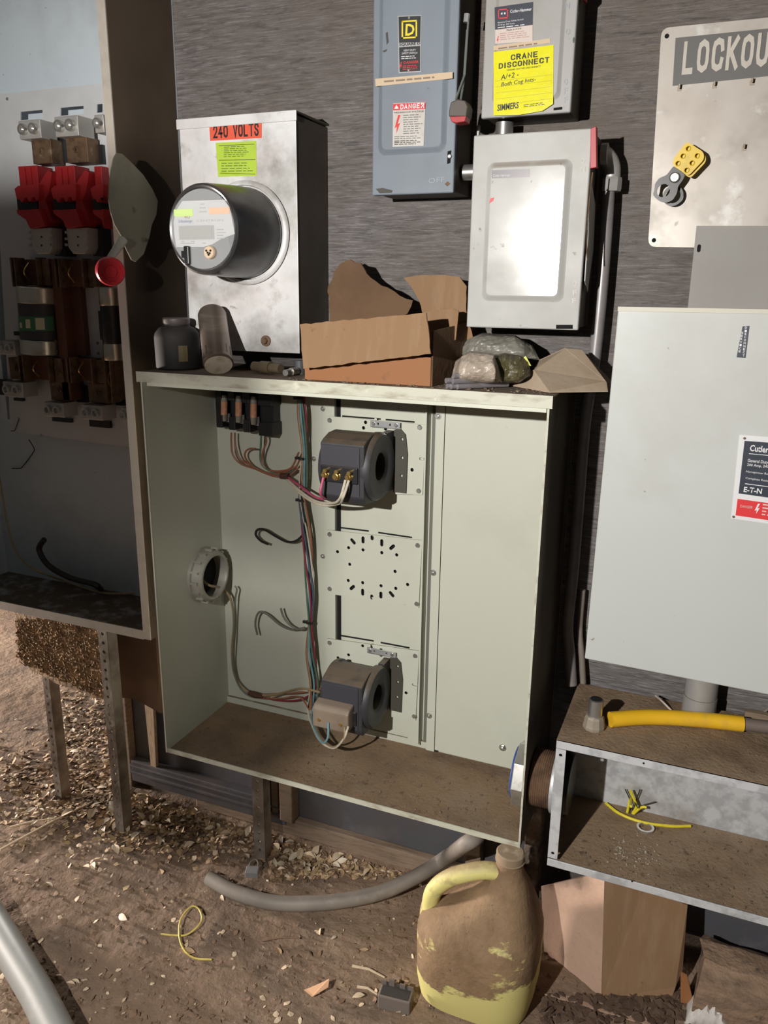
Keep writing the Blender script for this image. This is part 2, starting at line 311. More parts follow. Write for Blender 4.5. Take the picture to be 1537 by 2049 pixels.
SF = dict(A=[[(0, 0), (.3, 1), (.6, 0)], [(.12, .32), (.48, .32)]], C=[[(.6, .72), (.55, .93), (.3, 1), (.06, .9), (0, .7), (0, .3), (.06, .1), (.3, 0), (.55, .07), (.6, .28)]],
 D=[[(0, 0), (0, 1), (.3, 1), (.54, .88), (.6, .68), (.6, .32), (.54, .12), (.3, 0), (0, 0)]], E=[[(.55, 1), (0, 1), (0, 0), (.55, 0)], [(0, .52), (.48, .52)]], G=[[(.6, .74), (.55, .93), (.3, 1), (.06, .9), (0, .7), (0, .3), (.06, .1), (.3, 0), (.6, .1), (.6, .45), (.34, .45)]],
 I=[[(.08, 0), (.08, 1)]], K=[[(0, 0), (0, 1)], [(.58, 1), (.04, .42)], [(.18, .55), (.6, 0)]], L=[[(0, 1), (0, 0), (.52, 0)]], N=[[(0, 0), (0, 1), (.6, 0), (.6, 1)]], O=[[(.3, 1), (.06, .9), (0, .7), (0, .3), (.06, .1), (.3, 0), (.54, .1), (.6, .3), (.6, .7), (.54, .9), (.3, 1)]],
 R=[[(0, 0), (0, 1), (.4, 1), (.56, .9), (.58, .7), (.5, .54), (.3, .5), (0, .5)], [(.3, .5), (.6, 0)]], S=[[(.58, .78), (.5, .95), (.3, 1), (.08, .94), (.02, .76), (.12, .6), (.48, .42), (.58, .25), (.5, .06), (.3, 0), (.08, .06), (0, .24)]],
 T=[[(0, 1), (.6, 1)], [(.3, 1), (.3, 0)]], U=[[(0, 1), (0, .3), (.06, .1), (.3, 0), (.54, .1), (.6, .3), (.6, 1)]], V=[[(0, 1), (.3, 0), (.6, 1)]])
SF['0'] = SF['O']; SF['2'] = [[(.02, .74), (.08, .93), (.3, 1), (.52, .93), (.58, .74), (.5, .5), (0, 0), (.6, 0)]]; SF['4'] = [[(.42, 0), (.42, 1), (0, .32), (.6, .32)]]
def sign(s, a, b, hpx, y, m, parent, wt=.17, gap=.2, sw_=.6, name='lettering'):
    """heavy sign lettering built from flat strokes between two baseline pixels on a face that looks towards -y"""
    p0 = Y(a[0], a[1], y-.0007); p1 = Y(b[0], b[1], y-.0007); h = (Y(a[0], a[1]-hpx, y)-Y(a[0], a[1], y)).length
    ex = p1-p0; wd = ex.length; ex.normalize(); ey = V((0, -1, 0)).cross(ex); adv = []; x = 0
    for ch in s: adv.append(x); x += (.16 if ch == 'I' else .45 if ch == ' ' else .6)+wt+gap
    tot = x-gap; kx = wd/tot; kz = h/(1+wt); o = MB(); hw = wt/2
    for ch, x0 in zip(s, adv):
        for pl in SF.get(ch, []):
            P = [(x0+hw+u, hw+v) for u, v in pl]; n = len(P); cl = P[0] == P[-1]; rows = []
            for i in range(n):
                q0 = P[i-1] if i else (P[-2] if cl else None); q1 = P[i+1] if i < n-1 else (P[1] if cl else None)
                d0 = V((P[i][0]-q0[0], P[i][1]-q0[1])).normalized() if q0 else None; d1 = V((q1[0]-P[i][0], q1[1]-P[i][1])).normalized() if q1 else None
                d0 = d0 or d1; d1 = d1 or d0; t = (d0+d1); t = t.normalized() if t.length > .01 else d0; nn_ = V((-t.y, t.x)); k = hw/max(.45, nn_.dot(V((-d0.y, d0.x))))
                e_ = V((0, 0)) if (q0 and q1) else (-d1*hw if not q0 else d0*hw); c_ = V(P[i])+e_*(.98)
                rows.append((c_+nn_*k, c_-nn_*k))
            vs = []
            for r0, r1 in rows: vs += [p0+ex*(r0.x*kx)+ey*(r0.y*kz), p0+ex*(r1.x*kx)+ey*(r1.y*kz)]
            vs = [v+V((0, -.00012*(len(o.v) % 7+len(o.f) % 5), 0)) for v in vs]
            o.add(vs, [(2*i, 2*i+1, 2*i+3, 2*i+2) for i in range(n-1)])
    return o.build(name, m, parent)
def tpx(s, a, b, hpx, y, m, parent, **k):
    h = (Y(a[0], a[1]-hpx, y)-Y(a[0], a[1], y)).length
    return text(s, Y(*a, y-.0006), Y(*b, y-.0006), h, m, parent, **k)
def sticker(name, px, y, m, parent, t=.0008): return MB().slab([Y(a, b, y) for a, b in px], t, (0, -1, 0)).build(name, m, parent)
def lines(px0, px1, px2, n, y, m, parent, name='fine_print', fill=.55, seed=1, words=5):
    """rows of small print too fine to read: px0 top-left, px1 top-right, px2 bottom-left; each row is broken into word-length dashes"""
    rnd = random.Random(seed); b = MB(); y = y-.0011
    for i in range(n):
        t = (i+.2)/n; t2 = (i+.2+fill)/n; x = 0.; end = rnd.uniform(.75, 1)
        while x < end:
            wl = rnd.uniform(.5, 1.5)/words*.8; x2 = min(x+wl, end)
            q = [(px0[0]+(px1[0]-px0[0])*u+(px2[0]-px0[0])*v, px0[1]+(px1[1]-px0[1])*u+(px2[1]-px0[1])*v) for u, v in ((x, t2), (x2, t2), (x2, t), (x, t))]
            b.add([Y(*p, y) for p in q], [(0, 1, 2, 3)]); x = x2+.2/words
    return b.build(name, m, parent)
def plate_xz(outline, holes, th, y, name, m, parent, origin=None):
    """flat sheet in the xz plane with real holes; coordinates are (x, z)"""
    cu = bpy.data.curves.new('p', 'CURVE'); cu.dimensions = '2D'; cu.fill_mode = 'BOTH'; cu.extrude = th/2
    for ol in [outline]+holes:
        sp = cu.splines.new('POLY'); sp.points.add(len(ol)-1); sp.use_cyclic_u = True
        for i, (a, b) in enumerate(ol): sp.points[i].co = (a, b, 0, 1)
    M = Matrix(((1, 0, 0, 0), (0, 0, -1, y), (0, 1, 0, 0), (0, 0, 0, 1)))
    return curve_mesh(cu, M, name, m, parent, origin)
def circ(c, r, n=12, sx=1): return [(c[0]+math.cos(2*PI*i/n)*r*sx, c[1]+math.sin(2*PI*i/n)*r) for i in range(n)]
def slot(c, r, l, ang, n=6):
    out = []; d = (math.cos(ang)*l/2, math.sin(ang)*l/2)
    for i in range(n+1): a = ang-PI/2+PI*i/n; out.append((c[0]+d[0]+math.cos(a)*r, c[1]+d[1]+math.sin(a)*r))
    for i in range(n+1): a = ang+PI/2+PI*i/n; out.append((c[0]-d[0]+math.cos(a)*r, c[1]-d[1]+math.sin(a)*r))
    return out
def xz(px, py, y): p = Y(px, py, y); return (p.x, p.z)
def rrect(x0, z0, x1, z1, r, n=5):
    out = []
    for cx, cz, a0 in ((x1-r, z1-r, 0), (x0+r, z1-r, PI/2), (x0+r, z0+r, PI), (x1-r, z0+r, 1.5*PI)):
        for i in range(n+1): a = a0+PI/2*i/n; out.append((cx+math.cos(a)*r, cz+math.sin(a)*r))
    return out
def screw(p, r, parent, name='screw', m=None, ax=(0, -1, 0), slotted=True, hexa=False):
    p = V(p); a = V(ax)
    o = MB().lathe([(r, 0), (r, r*.35), (r*.75, r*.65)], p, a, 6 if hexa else 12)
    if hexa: o.lathe([(r*1.35, -.0), (r*1.35, r*.15)], p, a, 14); o.lathe([(r*.5, r*.65), (r*.5, r*1.3)], p, a, 10)
    if slotted and not hexa:
        pass
    return o.build(name, m or zinc, parent, smooth=False)
def panel_raised(x0, z0, x1, z1, y, w, h, r, parent, m, name='raised_panel', inset=False):
    """pressed panel: rounded rectangle stepping out (or in) by h over a sloped rim w"""
    A = rrect(x0, z0, x1, z1, r); k = (1 if not inset else -1)*h
    lev = [(0, 0), (w*.35, .25), (w*.7, .8), (w, 1)]
    b = MB(); rings = []
    for off, t in lev:
        R = rrect(x0+off, z0+off, x1-off, z1-off, max(r-off*.5, .002)); rings.append(len(b.v)); b.v += [V((p[0], y-k*t, p[1])) for p in R]
    n = len(A)
    for i in range(len(lev)-1):
        for j in range(n): j2 = (j+1) % n; b.f.append((rings[i]+j, rings[i]+j2, rings[i+1]+j2, rings[i+1]+j))
    k0 = len(b.v); b.v += [V(b.v[rings[-1]+j]) for j in range(n)]; b.f.append(tuple(k0+j for j in range(n)))
    return b.build(name, m, parent, smooth=True)

# ================================================================ SETTING
def struct(o): o['kind'] = 'structure'; return o
struct(B((-1.535, 0, .03), (1.6, .02, 3.0)).build('wall_back', plywood))
struct(B((-1.53, -.006, .04), (1.2, -.0005, .36)).build('wall_lower', lowwall))
def gh(x, y):
    h = .010*noise.noise(V((x*2.1, y*2.1, 0))) + .007*noise.noise(V((x*7, y*7, 3))) + .0035*noise.noise(V((x*23, y*23, 7)))
    if -2.6 < x < .9 and -1.3 < y < .9: h += .0022*noise.noise(V((x*60, y*60, 1)))
    if y > .4: h += .05*(y-.4)*max(0, noise.noise(V((x*1.3, y*1.3, 9)))+.2)
    return h
def ground():
    xs = [-7+.5*i for i in range(8)]+[-3.3+.06*i for i in range(15)]+[-2.4+.014*i for i in range(230)]+[.85+.1*i for i in range(25)]
    ys = [-4+.3*i for i in range(9)]+[-1.3+.014*i for i in range(115)]+[.32+.06*i for i in range(12)]+[1.1+.4*i for i in range(14)]
    b = MB(); nx = len(xs); b.v = [V((x, y, gh(x, y))) for y in ys for x in xs]
    b.f = [(j*nx+i, j*nx+i+1, (j+1)*nx+i+1, (j+1)*nx+i) for j in range(len(ys)-1) for i in range(nx-1)]
    return struct(b.build('floor', dirt, origin=(0, 0, 0), smooth=True))
ground()
struct(MB().box((-1.30, -.03, .0), (-.40, -.006, .052)).build('trim_1', wood, bevel=.003))
t2 = MB(); t2.box((-1.53, -.034, .03), (-.99, -.006, .10)); t2.box((-1.53, -.045, .062), (-.99, -.034, .072)); t2.box((-1.53, -.045, .085), (-.99, -.034, .092))
struct(t2.build('trim_2', lowwall, bevel=.002))
t3 = MB(); t3.box((-1.075, -.05, .055), (-1.035, -.007, .36)); t3.box((-1.030, -.044, .055), (-1.008, -.007, .36)); t3.box((-1.0, -.05, .055), (-.96, -.007, .36))
struct(t3.build('trim_3', wood, bevel=.003))
struct(B((-.46, -.04, 0), (-.42, -.007, .30)).build('trim_4', wood, bevel=.003))
struct(B((-1.575, -.03, .0), (-1.536, .05, .64)).build('trim_5', wood, bevel=.003))

# ================================================================ LEFT CABINET
LX0, LX1, LY, LZ0, LZ1 = -1.985, -1.256, -.229, .635, 2.5
lc = thing('electrical_cabinet', (-1.62, -.1, LZ0), 'tall open grey electrical cabinet at the left edge, with red moulded switch parts inside', 'cabinet')
B((LX0, -.006, LZ0), (LX1, 0-.001, LZ1)).build('back_panel', cabgrey, lc)
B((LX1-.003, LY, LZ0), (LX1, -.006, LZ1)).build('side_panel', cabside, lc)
B((LX0, LY, LZ0), (LX0+.003, -.006, LZ1)).build('side_panel', cabgrey, lc)
B((LX0, LY, LZ0), (LX1-.003, -.006, LZ0+.003)).build('bottom_panel', cabgrey, lc)
B((LX0, LY, LZ1-.003), (LX1-.003, -.006, LZ1)).build('top_panel', cabgrey, lc)
b = MB(); b.box((LX1-.022, LY-.003, LZ0), (LX1, LY, LZ1)); b.box((LX1-.022, LY, LZ0+.02), (LX1-.020, LY+.014, LZ1)); b.build('front_flange', beigelip, lc)
b = MB(); b.box((LX0, LY-.003, LZ0-.002), (LX1-.022, LY, LZ0+.022)); b.box((LX0, LY-.003, LZ0+.022), (LX0+.02, LY, LZ1)); b.build('bottom_flange', beigelip, lc)
yp = -.050
plate_xz([xz(-16, 190, yp), xz(22, 863, yp), (LX1-.03, xz(258, 897, yp)[1]), (LX1-.03, xz(205, 168, yp)[1])],
   [[xz(*q, yp) for q in r] for r in ([(42, 241), (86, 237), (86, 220), (42, 224)], [(122, 232), (168, 228), (168, 212), (122, 216)], [(195, 226), (206, 225), (206, 208), (195, 209)])],
   .003, yp, 'mounting_plate', platel, lc)
B((LX0+.1, -.046, 1.13), (LX0+.12, -.006, 1.93)).build('standoff', cabgrey, lc); B((LX1-.09, -.046, 1.13), (LX1-.07, -.006, 1.93)).build('standoff', cabgrey, lc)
for q in ((15, 198), (38, 838), (82, 871)): screw(Y(*q, yp-.002), .004, lc)
# the fused switch on the mounting plate
sw = thing('fused_switch', (-1.6, yp, 1.15), 'three-pole fused switch with red arc chutes and silver lugs on the left cabinet back plate', 'switch')
def pxbox(x0, y0, x1, y1, yf, yb):  # front face rectangle from pixels, extruded back to yb
    a = Y(x0, y0, yf); c = Y(x1, y1, yf); return (a.x, yf, c.z), (c.x, yb, a.z)
def lug(x0, y0, x1, y1, yf=-.125, yb=-.072):
    a, c = pxbox(x0, y0, x1, y1, yf, yb); o = MB().box(a, c).build('lug', lugm, sw, bevel=.0015)
    n = 2 if x1-x0 > 26 else 1; xx = [.27, .75] if n == 2 else [.5]; w_ = abs(c[0]-a[0]); h = abs(c[2]-a[2])
    for t in xx:
        MB().lathe([(h*.30, 0), (h*.30, h*.28), (h*.2, h*.28), (h*.17, h*.10)], (min(a[0], c[0])+w_*t, yf+.0005, (a[2]+c[2])/2), (0, -1, 0), 16).build('lug_screw', zinc, o, smooth=True)
for r in ((36, 242, 83, 276), (108, 234, 158, 271), (188, 230, 209, 265), (-8, 681, 31, 711), (5, 763, 47, 796), (87, 804, 128, 836), (162, 809, 206, 842), (242, 815, 256, 845)): lug(*r)
for r in ((62, 280, 105, 326), (131, 276, 177, 324), (16, 715, 52, 760), (99, 762, 140, 803), (175, 766, 219, 808)):
    a, c = pxbox(*r, -.10, -.06); MB().box(a, c).build('terminal_tab', tarnish, sw, bevel=.001); screw(((a[0]+c[0])/2, -.10, (a[2]+c[2])/2), .008, sw, 'tab_bolt', tarnish, hexa=True)
for dx, x2 in ((0, 78), (73, 152), (152, 206)):
    W_ = x2
    # upper block
    a, c = pxbox(36+dx, 333, x2, 378, -.105, -.055); MB().box(a, c).build('arc_chute_top', redm, sw, bevel=.001)
    for k in (50, 62): 
        if k+dx < x2-4: a, c = pxbox(k+dx-1, 336, k+dx+1, 374, -.109, -.104); MB().box(a, c).build('chute_rib', redm, sw)
    # crenellated band and side cheek
    q = [(29, 378), (36, 372), (x2-dx, 368), (x2-dx, 398), (72, 402), (69, 393), (64, 395), (61, 403), (57, 403), (54, 395), (49, 396), (45, 404), (42, 404), (38, 397), (34, 398), (32, 392)]
    MB().slab([Y(min(u+dx, x2), v, -.135) for u, v in q], .035, (0, 1, 0)).build('arc_chute_band', redm, sw)
    a, c = pxbox(33+dx, 394, x2-2, 420, -.118, -.07); MB().box(a, c).build('chute_recess', blackm, sw)
    q = [(33, 420), (50, 420), (x2-dx, 418), (x2-dx+12, 452), (60, 457), (52, 440), (35, 428)]
    MB().slab([Y(u+dx if u+dx < 208 else 208, v, -.135) for u, v in q], .05, (0, 1, 0)).build('arc_chute_foot', redm, sw)
    if dx < 150:
        q = [(x2, 368), (x2+18, 340), (x2+26, 345), (x2+20, 385), (x2+12, 400), (x2+26, 440), (x2+16, 456), (x2+10, 452), (x2-1, 418)]
        MB().slab([Y(u, v, -.120) for u, v in q], .05, (0, 1, 0)).build('arc_chute_cheek', redm, sw)
        q = [(60+dx*.99, 457), (103+dx*.99, 455), (104+dx*.99, 495), (98+dx*.99, 508), (74+dx*.99, 508), (64+dx*.99, 495)]
        c_ = MB().slab([Y(u, v, -.125) for u, v in q], .05, (0, 1, 0)).build('contact_block', lugm, sw, bevel=.002)
        for ky in (474, 491):
            p = Y(83+dx, ky, -.1255); MB().lathe([(.0022, 0), (.0022, .001)], p, (0, -1, 0), 8).build('contact_hole', blackflat, c_)
        for ky in (465, 478, 490):
            for kx in (61, 102): p = Y(kx+dx, ky, -.125); MB().rbox(p, (.004, .01, .006), 0).build('contact_tooth', lugm, c_)
a, c = pxbox(105, 455, 133, 512, -.09, -.055); MB().box(a, c).build('phase_gap', blackm, sw)
a, c = pxbox(182, 455, 206, 512, -.09, -.055); MB().box(a, c).build('phase_gap', blackm, sw)
# clips: brown base, plates, screws
for r in ((38, 519, 116, 572), (125, 521, 207, 574), (52, 712, 142, 764), (148, 716, 222, 766), (222, 716, 246, 800)):
    a, c = pxbox(*r, -.085, -.052); o = MB().box(a, c).build('clip_base', rustbrown, sw, bevel=.001)
    w_ = c[0]-a[0]; zc = (a[2]+c[2])/2; h = abs(c[2]-a[2])
    for t in (.02, .12, .72): B((a[0]+w_*t, -.118, c[2]+h*.05), (a[0]+w_*t+.004, -.085, a[2]-h*.05)).build('clip_leaf', tarnish, o)
    pl = B((a[0]+w_*.78, -.105, c[2]), (a[0]+w_*.97, -.086, a[2])).build('clip_plate', tarnish, o)
    for t in (.28, .72): MB().lathe([(.004, 0), (.004, .002)], (a[0]+w_*.875, -.105, c[2]+h*t), (0, -1, 0), 10).build('clip_rivet', tarnish, o)
    MB().tube(smoothpath([(a[0]+w_*.3, -.09, zc+h*.35), (a[0]+w_*.33, -.112, zc), (a[0]+w_*.30, -.09, zc-h*.35)], 4), .002, 6).build('clip_spring', brass, o)
a, c = pxbox(118, 518, 127, 800, -.10, -.052); MB().box(a, c).build('barrier_edge', rustbrown, sw)
a, c = pxbox(130, 572, 172, 712, -.07, -.052); MB().box(a, c).build('barrier', rustbrown, sw, bevel=.001)
for r in ((0, 790, 20, 760), (150, 770, 174, 806), (228, 770, 250, 812), (27, 663, 50, 672), (104, 835, 142, 846), (178, 840, 220, 857), (112, 275, 130, 325), (190, 290, 207, 328), (27, 796, 45, 803)):
    a, c = pxbox(*r, -.062, -.0525); MB().box(a, c).build('insulator_block', blackm, sw)
def fuse(cx, y0, y1, wpx, y, label, bands, glabel=False):
    p0 = Y(cx[0], y0, y); p1 = Y(cx[1], y1, y); ax = p1-p0; L = ax.length; r = (Y(cx[0]+wpx/2, y0, y)-p0).length
    t = thing('cartridge_fuse', p1, label, 'fuse', None)
    b0, b1 = bands
    for q0, q1, n, m_, k in ((0, b0, 'ferrule', ferrule, 1.04), (b0, b1, 'barrel', blackm if glabel is False else ctm, 1), (b1, 1, 'ferrule', ferrule, 1.04)):
        MB().lathe([(r*k*.96, q0*L), (r*k, q0*L+.002), (r*k, q1*L-.002), (r*k*.96, q1*L)], p0, ax, 28).build(n, m_, t, smooth=True)
    if glabel:
        for a0, a1, m_, u0, u1 in ((-1.5, .9, greenlab, .43, .64), (.0, .42, cream, .45, .62), (-.98, -.75, cream, .52, .60), (-.5, -.25, cream, .47, .60)):
            b = MB(); n = 14; rr = r*1.015 if m_ is greenlab else r*1.03
            bv = V((-.55, -.83, 0)).normalized(); sv = V((0, 0, 1)).cross(bv)*1
            for u in (u0, u1):
                for i in range(n): an = a0+(a1-a0)*i/(n-1); b.v.append(p0+ax*u+(-bv*0+ (V((.55, -.83, 0)).normalized()*math.cos(an)+V((.83, .55, 0)).normalized()*math.sin(an))*rr))
            b.f = [(i, i+1, n+i+1, n+i) for i in range(n-1)]; b.build('paper_label', m_, t, smooth=True)
    return t
fuse((75, 84), 574, 708, 60, -.10, 'large black cartridge fuse with a green paper label, in the left cabinet', (.24, .78), True)
fuse((219, 229), 576, 720, 33, -.10, 'slim black fuse with plain silver ends under the red knob', (.24, .77))
MB().box(*pxbox(196, 622, 208, 680, -.095, -.08)).build('fuse_blade', blackm, sw)
# operating handle: visor plate outside the cabinet wall plus arm and knob
xp = -1.222
pp = [(232, 306), (243, 308), (262, 326), (285, 350), (303, 378), (314, 402), (311, 430), (302, 450), (297, 475), (286, 508), (270, 524), (262, 520), (252, 500), (240, 470), (228, 450), (220, 425), (216, 400), (217, 370), (221, 340), (226, 316)]
hd = MB().slab([X(*q, xp) for q in pp], .0025, (1, 0, 0)).build('lever_plate', mat('guard_plate_paint', (.22, .20, .145), .55, layers=[((.11, .09, .06), 9, .5, .7, .5)]), lc)
hd['label'] = 'olive curved lever plate with a red knob'
MB().tube([X(262, 420, xp), X(262, 420, LX1)], .008, 8).build('pivot_shaft', cabside, hd)
MB().lathe([(.004, -.03), (.004, .01)], X(285, 480, xp), (1, 0, 0), 8).build('pivot', cabside, hd)
a = X(246, 480, xp+.006); c = X(222, 515, xp+.004)
MB().tube([a, a+(c-a)*.5, c, c+(c-a)*.25], [.011, .009, .008, .008], 10).build('lever_arm', mat('lever_paint', (.42, .40, .35), .45), hd, smooth=True)
kc = X(221, 543, xp+.004); kx = V((.75, -.60, -.12)).normalized()
MB().lathe([(.020, -.012), (.0285, -.010), (.030, -.005), (.030, .006), (.0275, .011), (.021, .012), (.0205, .0085), (.013, .0085), (.012, .011), (.006, .011)], kc-kx*.003, kx, 32).build('knob', redknob, hd, smooth=True)
# wires inside the left cabinet
def wire(name, pts, r, m, label, cat='wire', n=8, group=None, seg=7): 
    o = MB().tube(smoothpath(pts, n), r, seg).build(name, m, smooth=True); return tag(o, label, cat, group)
wc = plain('wire_cream', (.40, .33, .20)); wblk = plain('wire_black', (.02, .019, .017)); 
wire('loose_cable', [Y(-12, 900, -.05), Y(3, 980, -.05), Y(20, 1070, -.06), Y(40, 1115, -.06), Y(75, 1142, -.10), Z(130, 1163, LZ0+.012), Z(195, 1184, LZ0+.010), Z(235, 1188, LZ0+.010), Z(272, 1187, LZ0+.009)], .0032, wc, 'thin cream cable curving down the left cabinet and along its floor')
wire('thick_cable', [Y(88, 1080, -.06), Y(80, 1092, -.05), Y(80, 1105, -.05), Y(98, 1132, -.05), Y(140, 1156, -.06), Y(190, 1170, -.09), Z(202, 1179, LZ0+.012)], .0085, plain('cable_dark', (.045, .036, .03)), 'short thick dark cable stub standing in the bottom of the left cabinet')
wire('tie_wire', [Y(38, 838, -.056), Y(30, 860, -.06), Y(22, 862, -.06)], .0012, wblk, 'tiny black wire hooked on the lower left plate screw')
wire('bent_wire', [Y(58, 880, -.045), Y(68, 897, -.02), Y(66, 906, -.012), Y(45, 934, -.012), Y(38, 937, -.012), Y(24, 937, -.012)], .0014, wblk, 'bent black wire below the mounting plate in the left cabinet', n=3)

# ================================================================ CENTRE CABINET
CX0, CX1, CY, CZ0, CZ1 = -1.185, -.274, -.288, .364, 1.319
cc = thing('meter_cabinet', (-.73, -.14, CZ0), 'wide open sage green cabinet in the middle holding wires and two black ring transformers', 'cabinet')
B((CX0, -.006, CZ0), (CX1, -.001, CZ1-.003)).build('back_panel', paint, cc)
sp = B((CX0, CY, CZ0), (CX0+.003, -.006, CZ1-.003)).build('side_panel', paint, cc)
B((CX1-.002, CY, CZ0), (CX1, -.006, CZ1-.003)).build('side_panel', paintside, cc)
B((CX0+.003, CY+.004, CZ0), (CX1-.002, -.006, CZ0+.004)).build('bottom_panel', sagefloor, cc)
b = MB(); b.box((CX0-.005, CY-.006, CZ1-.003), (CX1+.006, -.006, CZ1)); b.build('top_panel', mat('dusty_cabinet_top', (.20, .145, .10), .9, layers=[((.10, .07, .045), 10, .45, .7, .7)], bump=(60, .6)), cc)
chipped = mat('chipped_sage_edge', (.53, .53, .43), .5, layers=[((.26, .21, .15), 14, .5, .68, .7, (1, 1, 3)), ((.72, .70, .60), 40, .6, .7, .5)])
B((CX0-.005, CY-.008, CZ1-.022), (CX1+.006, CY-.006, CZ1+.001)).build('drip_lip', chipped, cc)
B((CX0+.02, CY-.004, CZ1-.030), (CX1-.005, CY-.0, CZ1-.004)).build('lip_return', paint, cc)
B((CX0+.003, CY, CZ0), (CX1, CY+.003, CZ0+.012)).build('front_flange', chipped, cc)
B((CX0+.0, CY-.001, CZ0), (CX0+.004, CY, CZ1-.022)).build('edge_strip', paint, cc)
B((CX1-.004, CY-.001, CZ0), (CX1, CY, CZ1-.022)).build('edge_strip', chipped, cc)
b = MB(); b.box((CX0+.003, -.014, CZ0+.004), (CX1-.002, -.006, CZ0+.022)); b.build('bottom_angle', paint, cc)
# rails and panels on the back
def zpx(px, py, y): return Y(px, py, y).z
zt = CZ1-.004; zb = CZ0+.023
def rail(x0, x1, yf, yb, name='rail', z0=zb, z1=zt, m=paint): return B((x0, yf, z0), (x1, yb, z1)).build(name, m, cc)
xa, xb_ = xz(650, 1200, -.018)[0], xz(671, 1200, -.018)[0]
rail(xa, xb_, -.018, -.006)
xc, xd = xz(822, 1200, -.018)[0], xz(849, 1200, -.018)[0]
rail(xc, xd, -.018, -.006)
rail(xd-.004, xd, -.034, -.018, 'rail_web')
rail(xb_, xb_+.011, -.0068, -.0062, 'gap_shade_strip', m=blackflat)  # black strip painted as the shade in the gap
rail(xz(684, 1200, -.012)[0], xc, -.012, -.0062, 'backing_sheet')
x5, x6 = xz(866, 1200, -.030)[0], CX1-.006
rail(xd+.004, x5-.002, -.0075, -.0062, 'channel_shadow_strip', m=mat('channel_shade', (.16, .16, .13), .6))  # shade of the channel painted as a dark strip
rail(x5, x5+.003, -.045, -.006, 'panel_web'); rail(x5, x5+.021, -.0475, -.045, 'panel_flange'); 
rail(x5+.0225, x6, -.046, -.042, 'inner_panel', z0=zb+.005)
for q in ((877, 833), (867, 1146), (859, 1432)): screw(Y(*q, -.048), .0055, cc, 'nut', zinc, hexa=True)
screw(Y(1006, 1496, -.047), .0065, cc, 'nut', zinc, hexa=True)
for q in ((646, 818), (628, 918), (646, 1113), (634, 1386)): screw(Y(*q, -.007 if q[0] < 640 else -.019), .0045, cc, 'nut', zinc, hexa=True)
# three mounting plates with holes
yq = -.022
def q4(x, y): return (340+x/2.745, 1040+y/2.745)
def drilled(y0l, y0r, y1r, y1l, holes, notches=()):
    pts = [(655, y0l), (745, y0l+(y0r-y0l)*.49)]
    ol = [xz(*q, yq) for q in ((655, y0l), (852 if y0l < 900 else 845 if y0l < 1200 else 839, y0r), (846 if y0l < 900 else 838 if y0l < 1200 else 832, y1r), (655, y1l))]
    p = plate_xz(ol, holes, .0025, yq, 'mounting_plate', paint, cc)
    zlo = max(ol[2][1], ol[3][1])+.004; zhi = min(ol[0][1], ol[1][1])-.004
    B((xb_+.001, -.0135, zlo), (xc-.001, -.0125, zhi)).build('hole_shade_sheet', blackflat, cc)  # black sheet standing in for the shade behind the holes
    for q in ((660, y0l+9), (840 if y0l < 900 else 836 if y0l < 1200 else 831, y0r+10 if y0l > 900 else y0r+5), (838 if y0l < 900 else 834 if y0l < 1200 else 829, y1r-8), (660, y1l-9)):
        s = screw(Y(*q, yq-.0015), .006, cc); 
        B((-.0045, 0, -.0006), (.0045, .0006, .0006)) 
    return p
H = []
for c_ in ((922, 175), (983, 153), (1062, 165), (1165, 180), (1247, 192), (989, 244), (1238, 283), (981, 333), (1060, 345), (1161, 362), (1242, 376), (1307, 355)): H.append(circ(xz(*q4(*c_), yq), .0043, 10))
for c_, a in (((1007, 118), -PI/4), ((1062, 110), PI/2), ((1165, 126), PI/2), ((1222, 150), PI/4), ((1003, 372), PI/4), ((1060, 397), PI/2), ((1160, 413), PI/2), ((1219, 408), -PI/4), ((1112, 98), PI/2), ((1110, 424), PI/2)):
    H.append(slot(xz(*q4(*c_), yq), .0042, .010 if c_[1] not in (98, 424) else .005, a))
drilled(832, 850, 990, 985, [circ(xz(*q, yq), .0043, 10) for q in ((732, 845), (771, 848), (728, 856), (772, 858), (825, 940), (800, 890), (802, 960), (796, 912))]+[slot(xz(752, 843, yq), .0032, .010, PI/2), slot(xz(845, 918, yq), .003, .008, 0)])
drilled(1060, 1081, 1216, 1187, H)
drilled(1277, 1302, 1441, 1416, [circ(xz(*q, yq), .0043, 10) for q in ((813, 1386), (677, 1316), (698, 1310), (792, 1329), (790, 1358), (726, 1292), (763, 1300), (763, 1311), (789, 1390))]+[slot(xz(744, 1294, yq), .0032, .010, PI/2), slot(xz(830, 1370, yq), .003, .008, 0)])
# thin black strips painting the shade in the joints above each plate
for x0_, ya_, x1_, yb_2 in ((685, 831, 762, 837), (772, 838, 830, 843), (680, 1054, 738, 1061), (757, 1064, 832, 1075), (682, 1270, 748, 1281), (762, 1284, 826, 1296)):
    MB().slab([Y(x0_, ya_, -.0125), Y(x1_, yb_2, -.0125), Y(x1_, yb_2+3, -.0125), Y(x0_, ya_+3, -.0125)], .0006, (0, -1, 0)).build('joint_shade', blackflat, cc)
